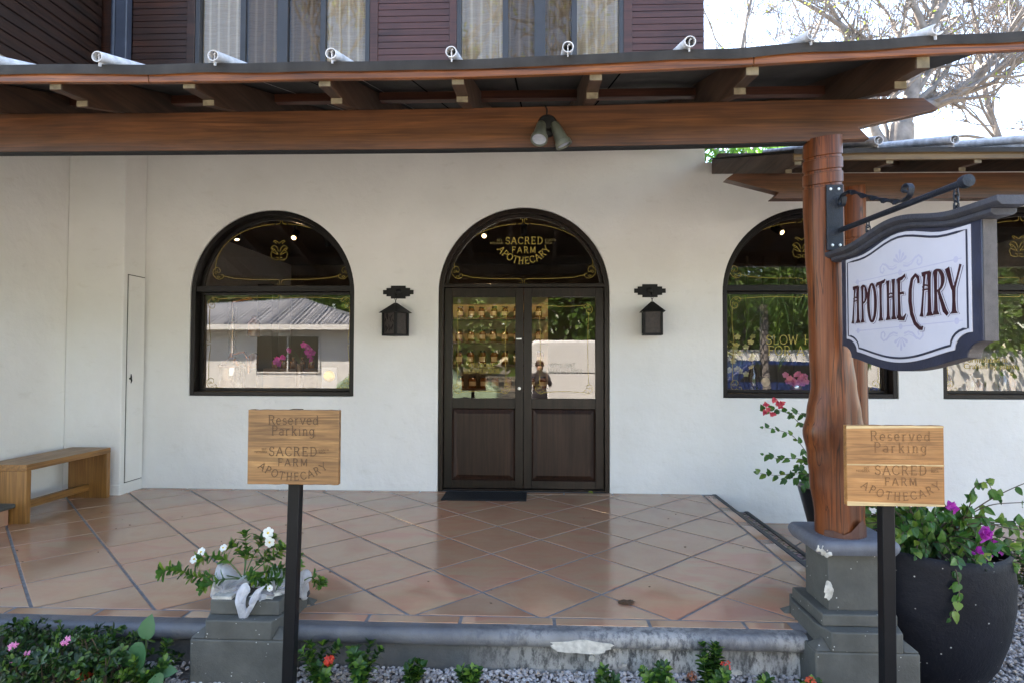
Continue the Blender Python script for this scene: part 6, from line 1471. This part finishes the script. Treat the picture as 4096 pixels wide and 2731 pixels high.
# ceiling track and spot lamps
tr = thing('lamp_track', 'black ceiling track crossing the fanlight inside the shop', 'lamp track', (0, 1.3, 3.0)); b = MB(); b.box(-4.3, 6.6, -.018, .018, .03, .06); b.build('rail', M['black'], tr)
for k in range(8): b = MB(); b.box(-4.2+1.5*k-.006, -4.2+1.5*k+.006, -.006, .006, .06, .10); b.build('hanger', M['black'], tr)
tr = thing('lamp_track', 'black ceiling track running diagonally behind the left fanlight pane', 'lamp track', (-2.4, 1.9, 2.98)); b = MB(); b.prism([(-1.1, -.9), (-1.07, -.93), (1.0, .86), (.97, .89)], (0, 0, .0), X_, Y_, (0, 0, .03)); b.build('rail', M['black'], tr)
M['glow'] = mat_emit('lamp_glow', (1., .70, .36), 2.2)
def spot(x, y, z, tgt, label, lit=True, en=28):
    t = thing('spot_lamp', label, 'spot lamp', (x, y, z), 0, 'black spot lamps on the shop ceiling tracks')
    d = (Vector(tgt)-Vector((x, y, z))).normalized(); q = Z_.rotation_difference(d)
    b = MB(); b.lathe([(.02, -.10), (.040, -.095), (.042, .06), (.036, .06), (.034, .045)], n=20); b.v = [tuple(q @ Vector(v)) for v in b.v]; b.build('lamp_body', M['black'], t, smooth=True)
    b = MB(); b.tube([(0, 0, 0), (0, 0, .17)], .008, 6); b.build('arm', M['black'], t)
    if lit:
        b = MB(); b.lathe([(0, .0612), (.026, .062)], n=20, cap=False); b.v = [tuple(q @ Vector(v)) for v in b.v]; b.build('lamp_face', M['glow'], t)
        l = bpy.data.lights.new('spot_light', 'SPOT'); l.energy = en; l.color = (1, .72, .42); l.spot_size = radians(85); l.spot_blend = .6; l.shadow_soft_size = .035
        o = bpy.data.objects.new('spot_light', l); COL.objects.link(o); o.parent = t; o.location = d*.07; o.rotation_euler = (-d).to_track_quat('Z', 'Y').to_euler()
spot(-.50, 1.3, 2.84, (-.62, .4, 2.2), 'lit spot lamp at the upper left of the door fanlight', en=3); spot(-.02, 1.3, 2.86, (0, 2.6, 1.6), 'spot lamp in the middle of the door fanlight, behind the gold lettering', False)
spot(-2.86, 1.3, 2.83, (-2.75, .3, 2.1), 'lit spot lamp near the top of the left arched window', en=3); spot(-2.52, 1.5, 2.80, (-2.6, 2.6, 1.2), 'unlit spot lamp second from left in the left fanlight pane', False)
spot(-2.05, 1.9, 2.78, (-2.1, 3, 1.2), 'unlit spot lamp at the right in the left fanlight pane', False); spot(3.03, 1.3, 2.86, (3.4, .5, 2.3), 'lit spot lamp in the arched window behind the log post', en=3)
spot(.75, 1.1, 2.84, (-.3, 2.7, 1.5), 'spot lamp above the shelf of jars, right of the door', en=6); spot(-1.2, 1.1, 2.84, (-.6, 2.7, 1.5), 'spot lamp above the shelf of jars, left of the door', en=5)
spot(-3.6, 1.3, 2.84, (-3.1, .9, 1.1), 'spot lamp above the still inside the left window', en=16); spot(2.4, 1.3, 2.84, (2.8, .9, 1.1), 'spot lamp above the clock in the window behind the post', en=10); spot(4.9, 1.3, 2.84, (4.9, .9, 1.1), 'spot lamp above the bottles in the rightmost window', en=16)

# ================================================================ ACROSS THE STREET (seen mirrored in the panes)
def mat_corr():
    t = NT('corrugated_roof'); v = t.coord(); wv = t.n('ShaderNodeTexWave', wave_type='BANDS', bands_direction='X'); wv.inputs['Scale'].default_value = 1.5; t.l(v, wv.inputs[0])
    t.bump(wv.outputs[0], 1., .08); c = t.ramp(t.noise(v, .8, 5), [(.35, (.34, .35, .38)), (.65, (.48, .49, .52))]); return t.set(c, .4, Metallic=.2)
M['corr'] = mat_corr(); M['white'] = plain('white_house_paint', (.74, .74, .73), .6, .05, 2, .1); M['vanwhite'] = plain('white_van_paint', (.78, .78, .78), .25, .02, 2, 0); M['darkglass'] = plain('dark_vehicle_glass', (.02, .022, .025), .08, .1, 2, 0)
H = thing('opposite_house', 'white house with a corrugated hipped roof, mirrored in the left arched window', 'house', (-15, -24, -.31))
b = MB(); b.box(-13, 6.0, -8, .4, 0, 3.15); b.build('wall', M['white'], H)
b = MB(); e = 3.23; y0 = 1.4; b.add([(-14, y0, e), (7.0, y0, e), (7.0, -9, e), (-14, -9, e), (-9, -2.2, 4.2), (2.4, -2.2, 4.85)], [(0, 1, 5, 4), (1, 2, 5), (2, 3, 4, 5), (3, 0, 4)]); b.build('roof', M['corr'], H)
b = MB()
for k in range(80):
    xx = -13.9+.26*k
    tm = max(0., min(1., (xx+14)/5.0 if xx < -9 else 1.)); tm = min(tm, (7-xx)/4.6) if xx > 2.4 else tm
    if tm < .04: continue
    zr = 4.2+(xx+9)/11.4*.65 if -9 <= xx <= 2.4 else (4.2 if xx < -9 else 4.85)
    yb_, zb_ = y0+(-2.2-y0)*tm, e+(zr-e)*tm
    b.add([(xx-.05, y0+.01, e+.005), (xx+.05, y0+.01, e+.005), (xx, y0+.01, e+.075), (xx-.05, yb_, zb_+.005), (xx+.05, yb_, zb_+.005), (xx, yb_, zb_+.075)], [(0, 1, 2), (0, 2, 5, 3), (1, 4, 5, 2)])
b.build('roof_corrugation', M['corr'], H)
b = MB(); b.box(-14, 7, y0-.03, y0, e-.26, e-.01); b.build('gutter', M['white'], H)
b = MB(); b.box(1.0, 4.3, .41, .46, .85, 2.75); wf = b.build('window', M['white'], H)
for a, c in ((1.08, 2.62), (2.70, 4.22)): b = MB(); b.box(a, c, .462, .47, .93, 2.67); b.build('pane', M['darkglass'], wf)
gw = thing('garden_wall', 'low white wall across the road mirrored in the windows right of the door', 'wall', (14, -18, -.31)); b = MB(); b.box(-9, 12, -.1, .1, 0, 1.9); b.build('wall_face', M['white'], gw); b = MB(); b.box(-9.05, 12.05, -.14, .14, 1.9, 1.98); b.build('coping', M['corr'], gw)
def wheels(t, xs, ys, r):
    for x in xs:
        for y in ys:
            b = MB(); b.lathe([(r*.5, -.1), (r*.95, -.11), (r, -.08), (r, .08), (r*.95, .11), (r*.5, .1)], n=24); b.v = [(x+v[0], y+v[2], r+v[1]) for v in b.v]; w_ = b.build('wheel', M['mat'], t, smooth=True)
            b = MB(); b.lathe([(0, -.105), (r*.55, -.112), (r*.55, .112), (0, .105)], n=16); b.v = [(x+v[0], y+v[2], r+v[1]) for v in b.v]; b.build('rim', M['steel'], w_, smooth=True)
VN = thing('van', 'tall white panel van parked across from the door, mirrored in the right door pane', 'van', (2.02, -9.2, -.31))
pf = [(-2.05, .35), (2.3, .35), (2.5, .55), (2.5, 1.0), (2.15, 1.18), (1.6, 1.95), (1.3, 2.06), (-1.95, 2.06), (-2.08, 1.9)]
b = MB(); b.prism(pf, (0, -.95, 0), X_, Z_, (0, 1.9, 0)); b.build('body', M['vanwhite'], VN, bevel=.06, seg=3)
b = MB(); b.prism([(1.15, 1.15), (2.0, 1.15), (1.5, 1.85), (1.15, 1.85)], (0, .952, 0), X_, Z_, (0, .004, 0)); b.build('side_window', M['darkglass'], VN)
b = MB(); b.box(-1.9, 1.05, .952, .956, 1.28, 1.30); b.box(-.2, -.18, .952, .956, .5, 1.95); b.build('panel_seam', M['upframe'], VN); wheels(VN, (-1.35, 1.5), (-.86, .86), .34)
def car(loc, label, col):
    c_ = thing('car', label, 'car', loc)
    b = MB(); b.prism([(-2.1, .3), (2.1, .3), (2.15, .75), (1.9, .95), (1.1, 1.02), (.5, 1.55), (-1.2, 1.6), (-1.9, 1.1), (-2.15, .9)], (0, -.85, 0), X_, Z_, (0, 1.7, 0)); b.build('body', plain('car_paint', col, .2, .1, 3, 0), c_, bevel=.08, seg=3)
    b = MB(); b.prism([(-1.5, 1.1), (.85, 1.08), (.42, 1.47), (-1.15, 1.51)], (0, .852, 0), X_, Z_, (0, .004, 0)); b.build('side_window', M['darkglass'], c_); wheels(c_, (-1.3, 1.3), (-.76, .76), .32)
car((6.4, -9.0, -.31), 'dark blue car mirrored in the window behind the log post', (.02, .04, .14)); car((-3.0, -10.2, -.31), 'pale green car mirrored at the bottom of the left door pane', (.30, .40, .28))
def leafy(name, label, base, H_, Rr, n, seed, mat):
    rr = random.Random(seed); t = thing(name, label, 'tree', base); lf, tb_ = MB(), MB(); cl = []
    tb_.tube([(0, 0, 0), (.1, 0, H_*.3), (0, .1, H_*.7)], [.22, .16, .06], 8)
    for k in range(16): a = rr.uniform(0, 6.28); r = rr.uniform(.2, .75)*Rr; z = rr.uniform(.25, .95)*H_; cl.append((Vector((cos(a)*r, sin(a)*r, z)), rr.uniform(.3, .5)*Rr)); tb_.tube([(0, 0, z*.5), (cos(a)*r*.5, sin(a)*r*.5, z*.8), tuple(cl[-1][0])], [.07, .04, .02], 5)
    for _ in range(n):
        c, r = rr.choice(cl); v = Vector((rr.gauss(0, 1), rr.gauss(0, 1), rr.gauss(0, 1))).normalized()*r*rr.random()**.4; leaf_(lf, c+v, v+Vector((0, 0, -.3)), .24, .14, Vector((rr.uniform(-1, 1), rr.uniform(-1, 1), 1)), .2, .2, 'round')
    tb_.build('trunk', M['bark'], t, smooth=True); lf.build('crown', mat, t)
leafy('broadleaf_tree', 'dark green leafy tree mirrored above the white van in the right door pane', (1.5, -17.5, -.31), 6.5, 2.8, 5200, 3, M['leaf_tree'])
leafy('broadleaf_tree', 'leafy tree mirrored behind the right end of the corrugated roof', (-9.5, -36, -.31), 9, 5.0, 4500, 4, M['leaf_tree']); leafy('broadleaf_tree', 'leafy tree mirrored behind the ridge of the corrugated roof', (-17, -38, -.31), 10, 5.5, 4500, 5, M['leaf_tree'])
leafy('broadleaf_tree', 'leafy tree mirrored at the far left behind the corrugated roof', (-26, -36, -.31), 10, 5.5, 3500, 6, M['leaf_tree']); leafy('broadleaf_tree', 'green tree mirrored in the panes of the window behind the log post', (9, -20, -.31), 7, 4., 4500, 7, M['leaf_tree'])
leafy('broadleaf_tree', 'broad green tree mirrored in the rightmost window', (17, -21, -.31), 8, 4.5, 3500, 8, M['leaf_tree'])
rr = random.Random(77); fo = MB()
for _ in range(15000):
    x = rr.uniform(-75, 70); tp = 11+5*noise.noise(Vector((x*.08, 3, 1)))*2+1.5*noise.noise(Vector((x*.5, 1, 1))); z = tp*rr.random()**.6; y = -47-rr.random()*5+z*.2
    leaf_(fo, (x, y, z-.4), Vector((rr.uniform(-1, 1), rr.uniform(-1, 1), rr.uniform(-.6, 1))), rr.uniform(.9, 1.7), rr.uniform(.6, 1.), Vector((rr.uniform(-1, 1), 1, rr.uniform(-.5, 1))), .2, .2, 'round')
tag(fo.build('far_woods', M['leaf_tree']), kind='stuff')
for i, (x, y, h) in enumerate(((-4.5, -30, 8.5), (5.5, -30, 8))): leafy('broadleaf_tree', ['tall leafy tree mirrored in the left door pane', 'tall leafy tree mirrored between the door and the window behind the post'][i], (x, y, -.31), h, 4.5, 4200, 60+i, M['leaf_tree'])
pt = thing('palm_tree', 'palm with drooping fronds mirrored in the window behind the log post', 'tree', (4.0, -6.6, -.31)); b = MB(); b.tube([(1.6, -1.6, 0), (1.5, -1.6, 1.6), (1.5, -1.6, 2.9)], [.13, .1, .09], 10); b.build('trunk', M['bark'], pt, smooth=True); lm = MB()
for k in range(15):
    a = 2*pi*k/15; sp_ = cr([(1.5, -1.6, 2.85), (1.5+cos(a)*.8, -1.6+sin(a)*.8, 3.3), (1.5+cos(a)*1.7, -1.6+sin(a)*1.7, 2.7), (1.5+cos(a)*2.1, -1.6+sin(a)*2.1, 1.8)], 9); lm.tube(sp_, .012, 4)
    for i in range(3, len(sp_)):
        p = Vector(sp_[i]); d = (p-Vector(sp_[i-1])).normalized(); s = d.cross(Z_).normalized()
        for g in (-1, 1): leaf_(lm, p, s*g+d*.5+Vector((0, 0, -.35)), .5, .035, Z_, .3, .1)
lm.build('crown', M['leaf_tree'], pt)
for i, (x, y, sd) in enumerate(((-4.5, -13.5, 31), (3.2, -14.5, 32))):
    tree('bare_tree', ['bare tree across the road mirrored in the left upper window', 'bare tree across the road mirrored in the upper window above the entrance'][i], (x, y, -.31),
         [([(0, 0, 0), (.1, 0, 3), (0, 0, 5)], (.24, .16), -1, 0), ([(0, 0, 5), (-1, 0, 7), (-2, 0, 10)], (.13, .05), 4, 2.4), ([(0, 0, 5), (1, .3, 7), (2, .3, 10)], (.13, .05), 4, 2.4), ([(0, 0, 5), (.1, 0, 8), (.2, 0, 12)], (.13, .05), 4, 2.4)], sd, leaves=M['leaf_new'], nleaf=900, lsz=.14, minr=.02)
# the photographer, mirrored in the right door pane
pe = thing('person', 'person in dark clothes holding hands up to the face, mirrored in the right door pane', 'person', (.20, -6.62, -.31))
def figure():
    me = bpy.data.meshes.new('body'); P = {}
    pts = [('hip', (0, 0, .84), .15), ('waist', (0, 0, 1.0), .125), ('chest', (0, 0, 1.18), .155), ('neck0', (0, 0, 1.31), .075), ('neck', (0, .01, 1.36), .055), ('head', (0, .02, 1.44), .085), ('crown', (0, .01, 1.53), .075),
           ('shL', (-.16, 0, 1.26), .06), ('elL', (-.22, .14, 1.06), .045), ('wrL', (-.09, .20, 1.26), .03), ('haL', (-.06, .20, 1.33), .034), ('shR', (.16, 0, 1.26), .06), ('elR', (.23, .12, 1.06), .045), ('wrR', (.10, .20, 1.26), .03), ('haR', (.06, .20, 1.33), .034),
           ('thL', (-.09, 0, .78), .095), ('knL', (-.10, .02, .44), .06), ('anL', (-.11, 0, .08), .042), ('toL', (-.12, .15, .03), .035), ('thR', (.09, 0, .78), .095), ('knR', (.10, .02, .44), .06), ('anR', (.11, 0, .08), .042), ('toR', (.12, .15, .03), .035)]
    ix = {n: i for i, (n, _, _) in enumerate(pts)}
    ed_ = ['hip-waist', 'waist-chest', 'chest-neck0', 'neck0-neck', 'neck-head', 'head-crown', 'chest-shL', 'shL-elL', 'elL-wrL', 'wrL-haL', 'chest-shR', 'shR-elR', 'elR-wrR', 'wrR-haR', 'hip-thL', 'thL-knL', 'knL-anL', 'anL-toL', 'hip-thR', 'thR-knR', 'knR-anR', 'anR-toR']
    extra = []
    for sd, h in ((-1, 'haL'), (1, 'haR')):
        hb_ = Vector(pts[ix[h]][1])
        for k in range(5):
            n = '%s%d' % (h, k); off = Vector((-sd*(.012+.0*k), .03, (-.03+.016*k) if k < 4 else .045)) ; extra.append((n, tuple(hb_+off), .010)); extra.append((n+'t', tuple(hb_+off+Vector((-sd*.035, .012, .004*k))), .008)); ed_ += [h+'-'+n, n+'-'+n+'t']
    pts += extra; ix = {n: i for i, (n, _, _) in enumerate(pts)}
    me.from_pydata([p for _, p, _ in pts], [(ix[a], ix[c]) for a, c in (e.split('-') for e in ed_)], [])
    o = bpy.data.objects.new('body', me); COL.objects.link(o); o.parent = pe
    sk = o.modifiers.new('skin', 'SKIN'); sv = me.skin_vertices[0].data if me.skin_vertices else None
    if sv is None:
        bm = bmesh.new(); bm.from_mesh(me); bm.verts.layers.skin.verify(); bm.to_mesh(me); bm.free(); sv = me.skin_vertices[0].data
    for i, (_, _, r) in enumerate(pts): sv[i].radius = (r, r)
    sv[0].use_root = True
    ss = o.modifiers.new('sub', 'SUBSURF'); ss.levels = 2; ss.render_levels = 2
    me.materials.append(plain('dark_clothing', (.035, .03, .04), .8)); return o
figure()
b = MB(); b.blob((0, -.005, 1.50), .098, 2, .08, 3, (.95, 1.05, .95)); b.v = [v for v in b.v]; b.build('hair', plain('dark_brown_hair', (.02, .012, .008), .6), pe, smooth=True)
b = MB(); b.blob((0, .085, 1.425), .05, 3, .04, 2, (1.1, .5, 1.3)); b.blob((0, .115, 1.43), .013, 1, .05, 1, (.8, 1, 1.3)); b.build('face', plain('skin', (.45, .25, .17), .6), pe, smooth=True)
